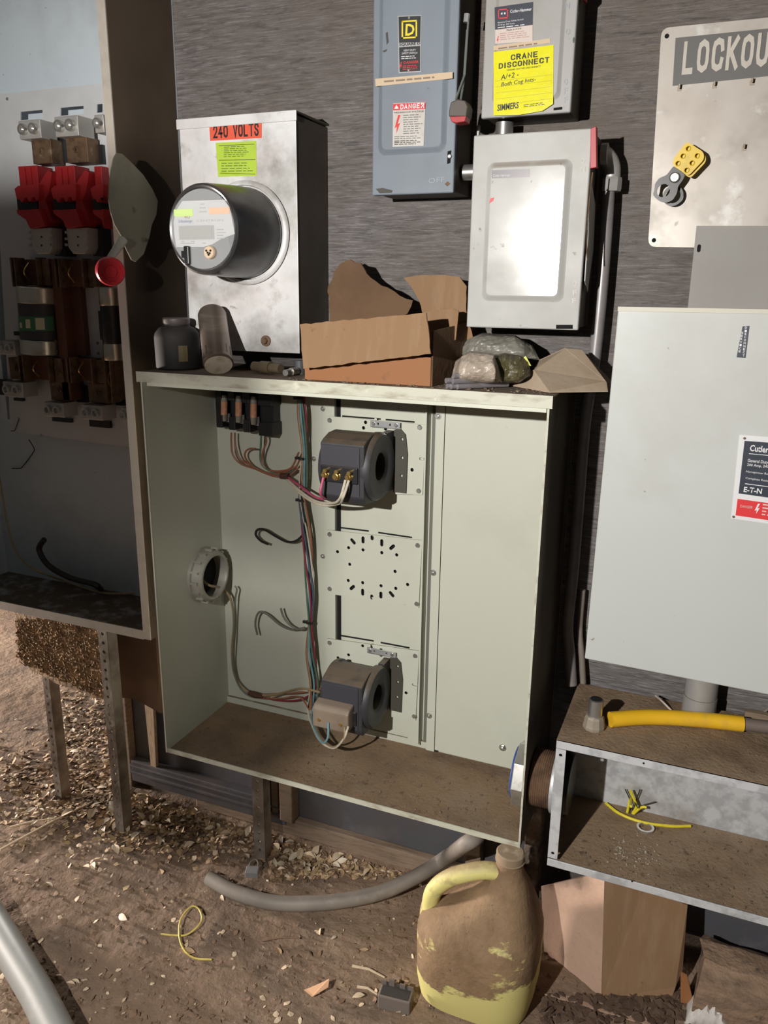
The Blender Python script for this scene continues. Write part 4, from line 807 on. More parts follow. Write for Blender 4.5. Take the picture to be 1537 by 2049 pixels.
for i, (px_, py_) in enumerate(((903, 755), (893, 742), (907, 744), (908, 731), (895, 757), (916, 757))):
    r = .0052; p = Y(px_, py_, -.285+.004*(i % 2)); q = p+V((.075, .085, .0))
    if i in (0, 4, 5): p.z = q.z = zT+.001+r
    elif i in (1, 2): p.z = q.z = zT+.001+r*2.9
    else: p.z = q.z = zT+.001+r*4.8
    if i == 0: p.x = q.x-.075
    tag(MB().tube([p, p+V((.075, .085, 0))], r, 12).build('metal_rod', mat('rod_grey', (.33, .31, .33), .4, .4, layers=[((.2, .17, .15), 40, .5, .7, .5)]), smooth=True), ('lowest middle rod end', 'leftmost upper rod end', 'centre rod end', 'topmost rod end', 'bottom left rod end', 'bottom right rod end')[i]+' of the bundle in the dusty clear bag', 'rod', 'rods in the clear bag')
blob(([(902, 762), (940, 766), (975, 768), (1004, 765)], [(912, 722), (940, 702), (988, 708), (1000, 738)]), -.27, -.17, 1, bagclear, 'clear_bag', 'dusty clear plastic bag wrapped round the bundle of grey rods', 'bag', amp=.007, seed=8)
tt = thing('paper_packet', Z(1110, 775, zT), 'dusty tan paper packet folded like a tent, overhanging the cabinet right corner', 'paper')
A1, A2, A3, A4 = Z(1000, 768, zT+.001), Z(1100, 786, zT+.0015), Y(1215, 784, -.19), Y(1130, 698, -.12)
Ar = Y(1165, 702, -.115); Al = Y(1078, 722, -.13); A5 = Y(1068, 742, -.19); A6 = Y(1212, 768, -.175); A6.z = zT+.018
b = MB(); 
sheetpts = [(Al, A5, A6, Ar, A4)]
b.slab([A5, A6, Ar, A4, Al], .002, (0, .7, .7)); b.build('upper_fold', paper, tt)
MB().slab([A1, A2, A3, A6, A5], .002, (0, .3, .9)).build('lower_fold', paper, tt)
bk = Y(1205, 745, -.04); bk.z = zT+.003
MB().slab([Al, A4, Ar, A3+V((0, .03, 0)), V((A3.x, -.03, zT+.003)), V((Al.x, -.03, zT+.003))][0:3]+[V((Ar.x, -.03, zT+.003)), V((Al.x, -.03, zT+.003))], .0015, (0, 1, 0)).build('back_fold', paper, tt)
MB().slab([Ar, A6, A3, V((A3.x-.004, -.05, zT+.003)), V((Ar.x, -.03, zT+.003))], .0015, (1, 0, 0)).build('side_fold', paper, tt)
debris(200, lambda r: V((r.uniform(CX0+.35, CX1-.01), -.29+abs(r.gauss(0, .05))+.01, zT)), .006, crumb, 'cabinet_top_dirt', 'dirt crumbs along the green cabinet top edge', 'dirt', seed=9)

# ================================================================ SAFETY SWITCHES ON THE WALL
def swbox(name, x0, x1, z0, z1, yf, mb, ms_, label, door_z1=None):
    t = thing(name, ((x0+x1)/2, yf/2, z0), label, 'switch box')
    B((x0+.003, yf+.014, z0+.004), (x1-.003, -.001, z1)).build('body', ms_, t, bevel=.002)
    B((x0, yf, z0), (x1, yf+.013, z1)).build('door', mb, t, bevel=.0025)
    return t
# Square D style tall box
ya = -.12
sq = swbox('safety_switch', -.7, -.5245, 1.6865, 2.3, ya, greybox, darkside, 'blue grey safety switch box with a black and yellow D nameplate and DANGER sticker')
x0_, z0_ = xz(757, 312, ya); x1_ = xz(893, 300, ya)[0]
panel_raised(x0_, z0_, x1_, 2.25, ya-.0002, .010, .006, .016, sq, greybox)
yr = ya-.0065
sticker('nameplate', [(796, 32), (844, 30), (843, 144), (798, 147)], yr, silverp, sq); ys = yr-.0008
sticker('nameplate_face', [(798, 34), (842, 32), (841, 84), (799, 86)], ys, black, sq); sticker('nameplate_band', [(799, 95), (841, 92), (841, 142), (800, 144)], ys, black, sq)
yy = ys-.0008
def bar(q, m, p, y=None): return sticker('emblem', q, y if y is not None else yy, m, p)
bar([(804, 42), (835, 40), (835, 43), (804, 45)], yelprint, sq); bar([(804, 75), (835, 73), (835, 76), (804, 78)], yelprint, sq); bar([(804, 42), (807, 42), (807, 78), (804, 78)], yelprint, sq); bar([(832, 40), (835, 40), (835, 76), (832, 76)], yelprint, sq)
tpx('D', (811, 71), (829, 70), 22, yy, yelprint, sq, bold=.025)
tpx('SQUARE D', (799, 92), (841, 89), 5, ys, black, sq, bold=.02)
tpx('HEAVY DUTY', (808, 103), (832, 102), 4, ys-.0008, whiteprint, sq); tpx('SAFETY SWITCH', (804, 109), (835, 108), 4, ys-.0008, whiteprint, sq)
lines((803, 112), (837, 110), (803, 120), 2, ys-.0004, whiteprint, sq, fill=.35)
tpx('DANGER', (808, 128), (838, 126), 5, ys-.0008, redlab, sq, bold=.02); lines((806, 131), (840, 129), (806, 141), 3, ys-.0004, redlab, sq, fill=.4)
def bolt(cx_, cy_, w_, h_, y, m, p):
    q = [(.15, -.5), (.5, -.5), (.05, -.02), (.45, -.08), (-.15, .5), (-.05, .12), (-.4, .2)]
    return MB().slab([Y(cx_+u*w_, cy_+v*h_, y) for u, v in q], .0003, (0, -1, 0)).build('lightning_mark', m, p)
bolt(802, 131, 6, 14, ys-.0008, redlab, sq)
for q in ((819, 36), (818, 141)): screw(Y(*q, yy), .0025, sq)
sticker('tape_strip', [(751, 158), (906, 144), (906, 157), (752, 173)], yr-.0002, masking, sq, t=.0005)
lines((768, 160), (896, 149), (769, 167), 1, yr-.0002, mat('pencil', (.25, .19, .14), .7), sq, 'handwriting', fill=.5, words=7)
sticker('danger_sticker', [(787, 207), (852, 204), (848, 292), (786, 294)], yr, labelwd, sq); ys = yr-.0008
sticker('danger_band', [(787, 208), (852, 205), (851, 218), (787, 221)], ys, redlab, sq); sign('DANGER', (801, 219), (849, 216), 10, ys-.0008, whiteprint, sq, wt=.22)
MB().slab([Y(789, 218, ys-.001), Y(798, 217.5, ys-.001), Y(793.5, 209.5, ys-.001)], .0003, (0, -1, 0)).build('warning_mark', whiteprint, sq)
tpx('HAZARDOUS VOLTAGE', (789, 227), (848, 224), 3, ys, black, sq)
bolt(795, 249, 13, 38, ys, redlab, sq)
pg = mat('print_grey', (.20, .19, .18), .6)
lines((807, 229), (846, 227), (807, 270), 9, ys+.0004, pg, sq, fill=.4, words=4); lines((789, 272), (846, 270), (789, 280), 2, ys+.0004, pg, sq, fill=.4, words=6)
lines((789, 281), (846, 279), (789, 291), 3, ys+.0004, black, sq, fill=.45, words=6)
tpx('OFF', (858, 367), (890, 364), 10, ya, mat('embossed_pale', (.30, .33, .36), .4), sq)
MB().slab([Y(*q, ya-.001) for q in ((896, 303), (903, 301), (901, 326), (895, 328))], .001, (0, -1, 0)).build('latch_slot', blackflat, sq); screw(Y(900, 313, ya-.002), .004, sq)
MB().slab([Y(*q, ya) for q in ((890, 368), (896, 363), (902, 367), (895, 373))], .0006, (0, -1, 0)).build('rust_spot', rust, sq)
for q in ([(772, 66), (776, 64), (778, 84), (774, 90)], [(766, 102), (775, 98), (773, 103), (768, 105)], [(752, 378), (766, 376), (786, 381), (784, 386), (760, 387)]):
    MB().slab([Y(u, v, ya-(.0063 if v < 200 else 0)) for u, v in q], .0003, (0, -1, 0)).build('scuff', mat('scuff_dark', (.06, .055, .05), .6), sq)
# handle of this switch: black box knob with red underside, and two pale wire links
xs_ = -.500; hk = Y(918, 224, -.145)
hm_ = mat('handle_brown', (.085, .065, .055), .5)
hk_ = MB().slab([Y(u, v, -.165) for u, v in ((898, 222), (902, 204), (916, 198), (931, 201), (936, 212), (933, 233), (898, 233))], .035, (0, 1, 0)).build('lever_grip', hm_, sq, bevel=.002)
MB().slab([Y(u, v, -.166) for u, v in ((900, 233), (933, 232), (930, 243), (912, 246), (903, 243))], .03, (0, 1, 0)).build('grip_edge', redm, hk_, bevel=.001)
wl = mat('pale_link', (.30, .33, .30), .35, .5)
MB().tube([Y(935, 60, -.11), Y(928, 165, -.12), Y(922, 199, -.14)], .0022, 7).build('link', wl, hk_); MB().tube([Y(938, 30, -.11), Y(930, 150, -.12), Y(912, 199, -.145)], .0022, 7).build('link', wl, hk_)
MB().tube([Y(935, 28, -.11), Y(933, 45, -.11)], .006, 8).build('link_clip', silverp, hk_)

# crane disconnect
yc_ = -.11
cr = swbox('crane_switch', -.4770, -.3065, 1.819, 2.3, yc_, greybox2, darkside, 'grey safety switch box with the yellow CRANE DISCONNECT sticker')
b0 = xz(984, 210, yc_); panel_raised(b0[0], b0[1], xz(1121, 200, yc_)[0], 2.28, yc_-.0002, .007, .004, .012, cr, greybox2)
yr = yc_-.0045
sticker('maker_label', [(990, 15), (1067, 4), (1066, 50), (991, 60)], yr, navy, cr); sticker('maker_label_lower', [(991, 60), (1066, 50), (1066, 83), (991, 88)], yr, pinkish, cr)
ys = yr-.0008
for q in ([(997, 19), (1017, 17), (1017, 19), (997, 21)], [(997, 36), (1017, 34), (1017, 37), (997, 38)], [(997, 19), (999, 19), (999, 38), (997, 38)], [(1015, 17), (1017, 17), (1017, 37), (1015, 37)]): bar(q, redlab, cr, ys)
bar([(1003, 26), (1006, 25.5), (1006, 29), (1003, 29.5)], whiteprint, cr, ys); bar([(1009, 25.5), (1012, 25), (1012, 28.5), (1009, 29)], whiteprint, cr, ys)
tpx('Cutler-Hammer', (1021, 26), (1064, 21), 6, ys, whiteprint, cr, bold=.015)
tpx('General Duty Safety Switch', (996, 47), (1048, 40), 3, ys, whiteprint, cr); tpx('30 Amp, 240 Volts', (996, 52), (1030, 48), 3, ys, whiteprint, cr); lines((996, 54), (1064, 46), (996, 58), 1, ys+.0005, whiteprint, cr, fill=.4)
tpx('Made in U.S.A.', (1014, 62), (1044, 58), 3, ys, black, cr); lines((1000, 66), (1062, 59), (1000, 82), 4, ys+.0005, mat('pale_red_print', (.5, .3, .27), .6), cr, fill=.35); bolt(996, 79, 5, 14, ys, redlab, cr)
sticker('tape_strip', [(988, 92), (1101, 77), (1102, 86), (988, 102)], yr-.0002, masking, cr, t=.0005)
lines((997, 95), (1096, 82), (997, 99), 1, yr-.0002, MATS['pencil'], cr, 'handwriting', fill=.7, words=6)
sticker('crane_sticker', [(988, 104), (1108, 90), (1107, 208), (1086, 222), (1040, 230), (988, 231)], yr, yellab, cr)
ys = yr-.0008
sign('CRANE', (1022, 121), (1076, 114), 11.5, ys, black, cr, wt=.22); sign('DISCONNECT', (998, 138), (1099, 125), 11, ys, black, cr, wt=.22)
tpx('CRANES ON THIS DISCONNECT', (1014, 142), (1082, 134), 3, ys, black, cr)
tpx('A/+2 -', (1002, 160), (1038, 153), 10, ys, black, cr, skew=.2); tpx('Both Cog hsts-', (1003, 173), (1072, 162), 8, ys, black, cr, skew=.2)
b = MB()
for v in (158, 170, 182, 194, 206): b.slab([Y(*q, ys-.0001) for q in ((992, v+4), (1104, v-9), (1104, v-8.4), (992, v+4.6))], .0002, (0, -1, 0))
b.build('ruled_lines', mat('rule_print', (.35, .34, .03), .5), cr)
tpx('SIMMERS', (995, 222), (1038, 216), 12, ys, black, cr, bold=.02, skew=.1); lines((1048, 209), (1096, 203), (1048, 216), 2, ys+.0004, black, cr, fill=.35)
for s_, q in (('N', (1131, 18)), ('O', (1132, 70))): tpx(s_, q, (q[0]+9, q[1]-1), 12, yc_, MATS['embossed_pale'], cr)
for i, s_ in enumerate('OFF'): tpx(s_, (1129, 170+i*18), (1136, 169+i*18), 12, yc_, MATS['embossed_pale'], cr)
MB().slab([Y(*q, yc_-.0006) for q in ((1108, 216), (1125, 214), (1125, 219), (1108, 221))], .001, (0, -1, 0)).build('latch_slot', blackflat, cr)
MB().tube([Y(1156, 25, -.09), Y(1148, 80, -.11), Y(1149, 150, -.09)], .002, 7).build('side_link', wl, cr)
B((-.3035, -.10, 2.01), (-.299, -.06, 2.06)).build('lever', redm, cr)

# lower switch (very shiny)
yl = -.15
lx0, lx1 = -.478, -.2565
ls = swbox('shiny_switch', lx0, lx1, 1.4295, 1.783, yl, lowerbox, darkside, 'silver safety switch box with a glaring raised panel and red side lever')
a = xz(962, 602, yl); c_ = xz(1150, 322, yl)
panel_raised(a[0]+.002, a[1], c_[0]-.003, c_[1]+.004, yl-.0002, .011, .009, .014, ls, glossbox)
yr = yl-.0093
sticker('maker_strip', [(984, 341), (1060, 338), (1060, 354), (984, 357)], yr, mat('faded_navy', (.16, .14, .16), .3), ls, t=.0004)
tpx('Cutler-Hammer', (987, 354), (1021, 353), 5, yr-.0003, whiteprint, ls)
MB().slab([Y(*q, yr) for q in ((979, 407), (987, 402), (989, 395), (981, 397))], .0005, (0, -1, 0)).build('red_fleck', redlab, ls)
for s_, q in (('O', (1163, 327)), ('N', (1163, 344))): tpx(s_, q, (q[0]+8, q[1]-1), 10, yl, labelwd, ls)
for s_, q in (('O', (1147, 574)), ('F', (1147, 591)), ('F', (1146, 607))): tpx(s_, q, (q[0]+8, q[1]-1), 10, yl, labelwd, ls)
MB().slab([Y(*q, yl-.0006) for q in ((1113, 650), (1146, 650), (1146, 658), (1113, 658))], .001, (0, -1, 0)).build('latch_slot', blackflat, ls)
lvm = mat('red_lever', (.42, .035, .045), .45)
lv = MB().slab([Y(u, v, -.155) for u, v in ((1182, 257), (1193, 252), (1194, 335), (1181, 337))], .018, (0, 1, 0)).build('lever', lvm, ls, bevel=.001)
MB().slab([V((lx1+.003, -.15, 1.69)), V((lx1+.003, -.09, 1.66)), V((lx1+.003, -.07, 1.58)), V((lx1+.003, -.10, 1.50)), V((lx1+.003, -.14, 1.52))], .002, (1, 0, 0)).build('lever_plate', greybox2, ls)
MB().tube(smoothpath([Y(1186, 345, -.155), Y(1178, 420, -.155), Y(1174, 490, -.155), Y(1176, 522, -.15)], 4), .0014, 6).build('spring_wire', tarnish, ls)
# nipple between crane box and lower switch, left connector stub
n_ = Y(1010, 245, -.06); tag(MB().tube([(n_.x, -.06, 1.7835), (n_.x, -.06, 1.8185)], .0175, 16).build('conduit_nipple', zinc, smooth=True), 'short dirty conduit nipple joining the crane box to the silver box', 'conduit')
n_ = Y(958, 245, -.05); tag(MB().tube([(n_.x, -.05, 1.7835), (n_.x, -.05, 1.8185)], .004, 10).build('conduit_nipple', zinc, smooth=True), 'thin rod left of the nipple above the silver box', 'rod')
n_ = Y(940, 345, -.06); tag(MB().tube([(-.5235, -.06, n_.z), (-.4765, -.06, n_.z)], .0155, 16).build('conduit_nipple', zinc, smooth=True), 'sideways nipple between the blue grey box and the silver box', 'conduit')
# thin conduit stub below the silver box
n_ = Y(968, 680, -.02); tag(MB().tube([(n_.x, -.02, 1.325), (n_.x, -.02, 1.4)], .008, 12).build('conduit_stub', hosem, smooth=True), 'thin pale pipe behind the grey bag under the silver box', 'conduit')

# conduit on the right with elbow
cdt = thing('wall_conduit', (-.235, -.03, .64), 'long grey conduit with elbow fitting running down behind the green cabinet right side', 'conduit')
ye = -.045
P = [Y(1219, 350, ye), Y(1212, 470, ye), Y(1200, 620, ye), Y(1188, 730, ye), Y(1170, 850, ye), Y(1158, 1000, ye), Y(1146, 1150, ye), Y(1136, 1250, ye), Y(1140, 1310, ye), V((-.228, -.05, .642))]
MB().tube(smoothpath(P, 6), .0125, 14).build('pipe', mat('conduit_grey', (.31, .29, .29), .4, .25, layers=[((.18, .15, .13), 12, .5, .7, .5)]), cdt, smooth=True)
e0 = Y(1222, 378, ye); e1 = Y(1224, 335, ye); e2_ = Y(1212, 312, -.06)
MB().tube(smoothpath([e0, e1, e2_, V((lx1+.001, -.075, e2_.z+.002))], 5), [.0165]*16, 14).build('elbow', lugm, cdt, smooth=True)
MB().lathe([(.019, -.005), (.020, 0), (.020, .016), (.019, .02)], e0, (0, 0, 1), 8).build('elbow_nut', lugm, cdt); MB().lathe([(.019, -.006), (.019, .006)], (lx1+.012, -.072, e2_.z+.002), (1, 0, 0), 8).build('elbow_nut', lugm, cdt)
tag(MB().tube(smoothpath([Y(1166, 1180, -.022), Y(1160, 1260, -.022), Y(1164, 1310, -.025), V((-.205, -.03, .642))], 5), .007, 10).build('thin_conduit', hosem, smooth=True), 'thinner grey tube right of the long conduit, above the trough', 'conduit')

# ================================================================ LOCKOUT BOARD
yb2 = -.006
ol = []
cn4 = [(1325, 62), (1297, 492), (1640, 510), (1680, 20)]
LB = [xz(*q, yb2) for q in ((1324, 57), (1680, 22), (1660, 500), (1297, 494))]
def roundpoly(P, r, n=4):
    out = []; m_ = len(P)
    for i in range(m_):
        p = V((*P[i], 0)); a = V((*P[i-1], 0)); c_ = V((*P[(i+1) % m_], 0)); d1 = (a-p).normalized()*r; d2 = (c_-p).normalized()*r
        for k in range(n+1): t = k/n; q = (p+d1)*(1-t)**2+p*2*t*(1-t)+(p+d2)*t*t; out.append((q.x, q.y))
    return out
holes = [circ(xz(*q, yb2), .0042, 10) for q in ((1335, 73), (1309, 481))]
lb = thing('lockout_board', (.06, yb2, 1.6), 'worn pale LOCKOUT board with rounded corners screwed to the plywood wall', 'sign')
plate_xz(roundpoly(LB, .015), holes, .006, yb2, 'board', boardm, lb)
yf = yb2-.0032
for q in ((1335, 73), (1309, 481)): MB().lathe([(.0038, 0), (.0038, .0015)], Y(*q, -.0025), (0, -1, 0), 10).build('hole_plug', blackflat, lb)
sticker('title_band', [(1352, 76), (1655, 45), (1650, 141), (1346, 172)], yf, steelprint, lb, t=.0004)
sign('LOCKOUT', (1364, 150), (1566, 130), 66, yf-.0002, mat('title_pale', (.52, .48, .42), .5, layers=[((.35, .31, .26), 20, .5, .7, .4)]), lb, wt=.24, gap=.2)
for q in ((1360, 178), (1430, 172), (1505, 166), (1489, 297)):
    p = Y(*q, yf); g = MB(); g.box(p+V((-.004, -.0006, -.004)), p+V((.004, 0, .004))); g.tube([p+V((0, -.001, .002)), p+V((0, -.010, .0)), p+V((0, -.011, .006))], .0018, 6); g.build('hook', mat('hook_metal', (.30, .25, .19), .5, .3), lb)
hs = thing('lockout_hasp', Y(1355, 350, -.03), 'lockout hasp with a yellow six-hole tab and black ring jaw hanging on the board', 'hasp')
yh = -.045
def h6(cx_, cy_, r): return circ(xz(cx_, cy_, yh), r, 10)
def q6(x, y): return (1237+x/3.2, y/3.2)
ylo = roundpoly([xz(*q6(*q), yh) for q in ((440, 905), (548, 975), (552, 1020), (450, 1128), (348, 1058), (352, 1020))], .006)
plate_xz(ylo, [h6(*q6(*q), .0038) for q in ((449, 952), (415, 1000), (383, 1047), (506, 998), (473, 1044), (439, 1090))], .0022, yh, 'tab', yelm, hs)
for q in ((449, 952), (415, 1000), (383, 1047), (506, 998), (473, 1044), (439, 1090)): MB().lathe([(.0038, 0), (.0050, .0008), (.0048, .0015), (.0038, .002)], Y(*q6(*q), yh-.001), (0, -1, 0), 12, closed=True).build('hole_rim', yelm, hs, smooth=True)
plate_xz([(a+.0035, c_-.003) for a, c_ in ylo], [], .002, yh+.008, 'rear_tab', yelm, hs)
jaw = [xz(*q6(*q), yh) for q in ((355, 1062), (430, 1118), (415, 1150), (385, 1190), (375, 1240), (350, 1280), (310, 1298), (270, 1290), (236, 1265), (222, 1245), (232, 1215), (236, 1175), (262, 1140), (310, 1120))]
plate_xz(roundpoly(jaw, .003, 3), [circ(xz(*q6(290, 1220), yh), .0118, 20)], .003, yh+.003, 'jaw', blackp, hs)
plate_xz([(a+.008, c_-.002) for a, c_ in circ(xz(*q6(320, 1240), yh), .0185, 24)], [circ((xz(*q6(320, 1240), yh)[0]+.008, xz(*q6(320, 1240), yh)[1]-.002), .0135, 20)], .003, yh+.018, 'rear_jaw', blackp, hs)
MB().lathe([(.0095, 0), (.0095, .002), (.007, .004)], Y(*q6(362, 1137), yh), (0, -1, 0), 20).build('rivet', zinc, hs, smooth=True)
MB().tube([Y(*q6(420, 960), yh+.002), Y(*q6(420, 960), yf)], .002, 6).build('hang_pin', zinc, hs)

# grey plate and the big pale cover
yg = -.014
pg_ = thing('grey_plate', (0.0, yg, 1.46), 'flat dull grey metal plate overlapping the lockout board bottom', 'panel')
plate_xz([xz(1394, 452, yg), xz(1640, 452, yg), xz(1640, 640, yg), xz(1374, 640, yg)], [slot(xz(1399, 497, yg), .0032, .008, PI/2)], .004, yg, 'plate', plateg, pg_)
MB().slab([Y(*q, -.0113) for q in ((1392, 485), (1406, 485), (1406, 508), (1392, 508))], .0002, (0, -1, 0)).build('slot_backing', blackflat, pg_)
yv = -.228
cv = thing('large_switch', (.1, -.11, .79), 'large pale grey switch cabinet at the right edge with a plain door', 'switch box')
B((-.170, yv+.016, .800), (.42, -.001, 1.467)).build('body', darkside, cv)
dr = MB().slab([Y(1237, 617, yv), Y(1170, 1318, yv), (.43, yv, .782), (.43, yv, 1.474)], .014, (0, 1, 0)).build('door', coverm, cv, bevel=.002)
B((-.177, yv-.002, 1.468), (.43, yv+.014, 1.4755)).build('door_top_edge', mat('cream_edge', (.55, .53, .44), .5), cv)
sticker('service_label', [(1486, 653), (1500, 652), (1492, 716), (1474, 715)], yv, navy, cv)
def vert(s, q0, q1, h, y, m, parent):
    n = len(s)
    for i, ch in enumerate(s):
        t = (i+.85)/n; x_ = q0[0]+(q1[0]-q0[0])*t; y_ = q0[1]+(q1[1]-q0[1])*t
        text(ch, Y(x_, y_, y), Y(x_+4.2, y_, y), h, m, parent, bold=.015)
vert('DISCONNECT', (1491, 653), (1486, 714), .0036, yv-.0012, whiteprint, cv); vert('SERVICE', (1484, 663), (1478, 706), .0036, yv-.0012, whiteprint, cv)
sticker('nameplate', [(1480, 870), (1610, 880), (1596, 1056), (1463, 1037)], yv, mat('nameplate_white', (.72, .72, .73), .4), cv); ys = yv-.0008
sticker('nameplate_black', [(1490, 882), (1600, 890), (1590, 1003), (1478, 987)], ys, navy, cv); sticker('nameplate_red', [(1476, 998), (1590, 1014), (1586, 1048), (1472, 1031)], ys, redlab, cv)
ys -= .0008
tpx('Cutler-Hammer', (1500, 902), (1594, 912), 12, ys, whiteprint, cv, bold=.02)
for q in ([(1499, 907), (1596, 916), (1596, 917), (1499, 908.2)], [(1491, 967), (1590, 980), (1590, 981), (1491, 968.4)]): bar(q, whiteprint, cv, ys)
tpx('General Duty', (1496, 924), (1537, 928), 6, ys, whiteprint, cv, bold=.01); tpx('200 Amp, 240 Volts', (1495, 932), (1556, 938), 5, ys, whiteprint, cv, bold=.01)
tpx('Horsepower Rated', (1493, 945), (1545, 951), 4, ys, whiteprint, cv); tpx('Complete Ratings', (1492, 958), (1543, 965), 4, ys, whiteprint, cv)
tpx('E-T-N', (1488, 984), (1524, 988), 10, ys, whiteprint, cv, bold=.02)
tpx('DANGER', (1481, 1015), (1506, 1018), 5, ys, pinkish, cv); bolt(1515, 1018, 12, 20, ys, whiteprint, cv); lines((1527, 1007), (1580, 1014), (1524, 1033), 4, ys+.0004, pinkish, cv, fill=.4, words=3)
for q in ((1490, 877), (1468, 1034)): MB().lathe([(.0022, 0), (.0022, .0006)], Y(*q, ys), (0, -1, 0), 10).build('rivet', rust, cv)

# ================================================================ TROUGH (WIREWAY) LOWER RIGHT
TX0, TX1, TY, TZ0, TZ1 = -.2155, .75, -.288, .350, .639
tr = thing('wire_trough', (.2, -.15, TZ0), 'open galvanised wire trough at the lower right with dusty top and bottom', 'trough')
B((TX0, TY+.012, TZ1-.003), (TX1, -.03, TZ1)).build('top_panel', dustytop, tr)
B((TX0, TY, TZ1-.020), (TX1, TY+.002, TZ1)).build('top_flange', galv, tr, bevel=.0008); B((TX0, TY, TZ1-.003), (TX1, TY+.012, TZ1)).build('top_edge', dustytop, tr)
B((TX0+.003, TY+.003, TZ0), (TX1, -.035, TZ0+.003)).build('bottom_panel', dustytop, tr)
B((TX0, TY-.001, TZ0-.008), (TX1, TY+.002, TZ0+.009)).build('bottom_flange', galv, tr, bevel=.0008)
B((TX0+.003, -.035, TZ0), (TX1, -.032, TZ1-.003)).build('back_panel', galv, tr)
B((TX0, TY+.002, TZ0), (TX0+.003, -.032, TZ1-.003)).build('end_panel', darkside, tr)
ef = plate_xz([(TX0, TZ0+.012), (TX0+.020, TZ0+.012), (TX0+.020, TZ1-.021), (TX0, TZ1-.021)], [circ((TX0+.010, TZ1-.034), .0036, 10), circ((TX0+.010, TZ0+.024), .0036, 10)], .002, TY+.001, 'end_flange', galv, tr)
for q in ((1288, 1527), (1265, 1763)): MB().lathe([(.002, 0), (.002, .001)], Y(*q, TY-.0005), (0, -1, 0), 8).build('flange_hole', blackflat, tr)
# nipple between the cabinet and the trough
nc = V((-.245, -.200, .487)); R_ = .062
nn = thing('large_nipple', (nc.x, nc.y, nc.z-R_), 'big rusty threaded nipple joining the green cabinet to the trough, silver locknut inside', 'conduit')
pr = [(R_*.92, -.272+.245)]
th = [(R_*.90, -.026)]
for i in range(11): th += [(R_, -.0255+i*.0045), (R_*.965, -.0255+i*.0045+.0022)]
th += [(R_*.90, .026)]
MB().lathe(th, nc, (1, 0, 0), 44).build('thread', rust, nn, smooth=False)
MB().lathe([(R_*1.08, 0), (R_*1.10, .004), (R_*1.08, .009)], (nc.x+.0185, nc.y, nc.z), (1, 0, 0), 44).build('washer', galv, nn, smooth=True)
MB().lathe([(R_*.6, .0), (R_*1.16, .0), (R_*1.16, .026), (R_*1.0, .030), (R_*.6, .030)], (-.3065, nc.y, nc.z), (1, 0, 0), 8).build('locknut', zinc, nn, bevel=.002)
MB().lathe([(R_*.7, 0), (R_*.90, .0), (R_*.92, .002), (R_*.90, .004), (R_*.7, .006)], (-.3125, nc.y, nc.z), (1, 0, 0), 40).build('blue_bushing', mat('blue_plastic', (.04, .09, .30), .35), nn, smooth=True)
MB().lathe([(R_*.8, 0), (R_*1.12, .0), (R_*1.12, .012), (R_*1.02, .022), (R_*.9, .022)], (TX0+.0035, nc.y, nc.z), (1, 0, 0), 40).build('inner_bushing', mat('dark_blue_bushing', (.01, .014, .022), .25), nn, smooth=True)
# stub fitting on the trough top
sc = Z(1188, 1456, TZ1); sf = thing('conduit_stub', sc, 'short upright pipe stub in a nut on the dusty trough top', 'fitting')
MB().lathe([(.022, 0), (.0225, .006), (.0215, .010), (.0195, .024), (.0175, .028)], sc+V((0, 0, .0005)), (0, 0, 1), 10).build('nut', mat('dusty_fitting', (.33, .28, .22), .6, .2), sf)
MB().lathe([(.0135, 0), (.0145, .001), (.0145, .038), (.012, .039)], sc+V((0, 0, .026)), (.0, 0, 1), 20).build('pipe', zinc, sf, smooth=True)
MB().lathe([(.0115, 0), (.0115, .0008)], sc+V((0, 0, .0652)), (0, 0, 1), 18).build('bore', blackflat, sf)
# yellow hose with grey tail
zz = TZ1+.0165
hp = smoothpath([Z(1221, 1440, zz), Z(1300, 1435, zz), Z(1400, 1440, zz), Z(1487, 1449, zz)], 6)
hh = thing('yellow_hose', hp[0]-V((0, 0, .016)), 'yellow sleeved cable with a dark tail lying on the trough top', 'hose')
MB().tube(hp, .016, 18).build('sleeve', yelhose, hh, smooth=True)
MB().tube([Z(1484, 1448, zz), Z(1560, 1458, zz), Z(1700, 1478, zz)], .0135, 14).build('tail', mat('cable_grey_brown', (.16, .125, .11), .6, layers=[((.3, .27, .25), 30, .55, .7, .5)]), hh, smooth=True)
wire('white_strand', [Z(1312, 1392, TZ1+.004), Z(1325, 1403, TZ1+.012), Z(1342, 1420, TZ1+.004), Z(1352, 1428, TZ1+.003)], .0022, plain('strand_pale', (.6, .5, .42)), 'short pale wire strand on the trough top behind the yellow hose')
wire('white_strand', [Z(1515, 1436, TZ1+.004), Z(1530, 1425, TZ1+.01), Z(1550, 1410, TZ1+.004)], .0025, MATS['strand_pale'], 'pale wire at the right edge above the hose tail')
pc_ = Z(1398, 1418, TZ1); tag(MB().lathe([(.033, 0), (.034, .001), (.034, .040), (.0325, .041), (.0325, .18)], (pc_.x, -.06, TZ1+.0005), (0, 0, 1), 28).build('upright_pipe', lugm, smooth=True), 'thick pale upright pipe between the trough and the large grey switch', 'pipe')
B((pc_.x+.09, -.05, TZ1+.0005), (TX1, -.035, TZ1+.018)).build('wall_ledge', wood)['kind'] = 'structure'
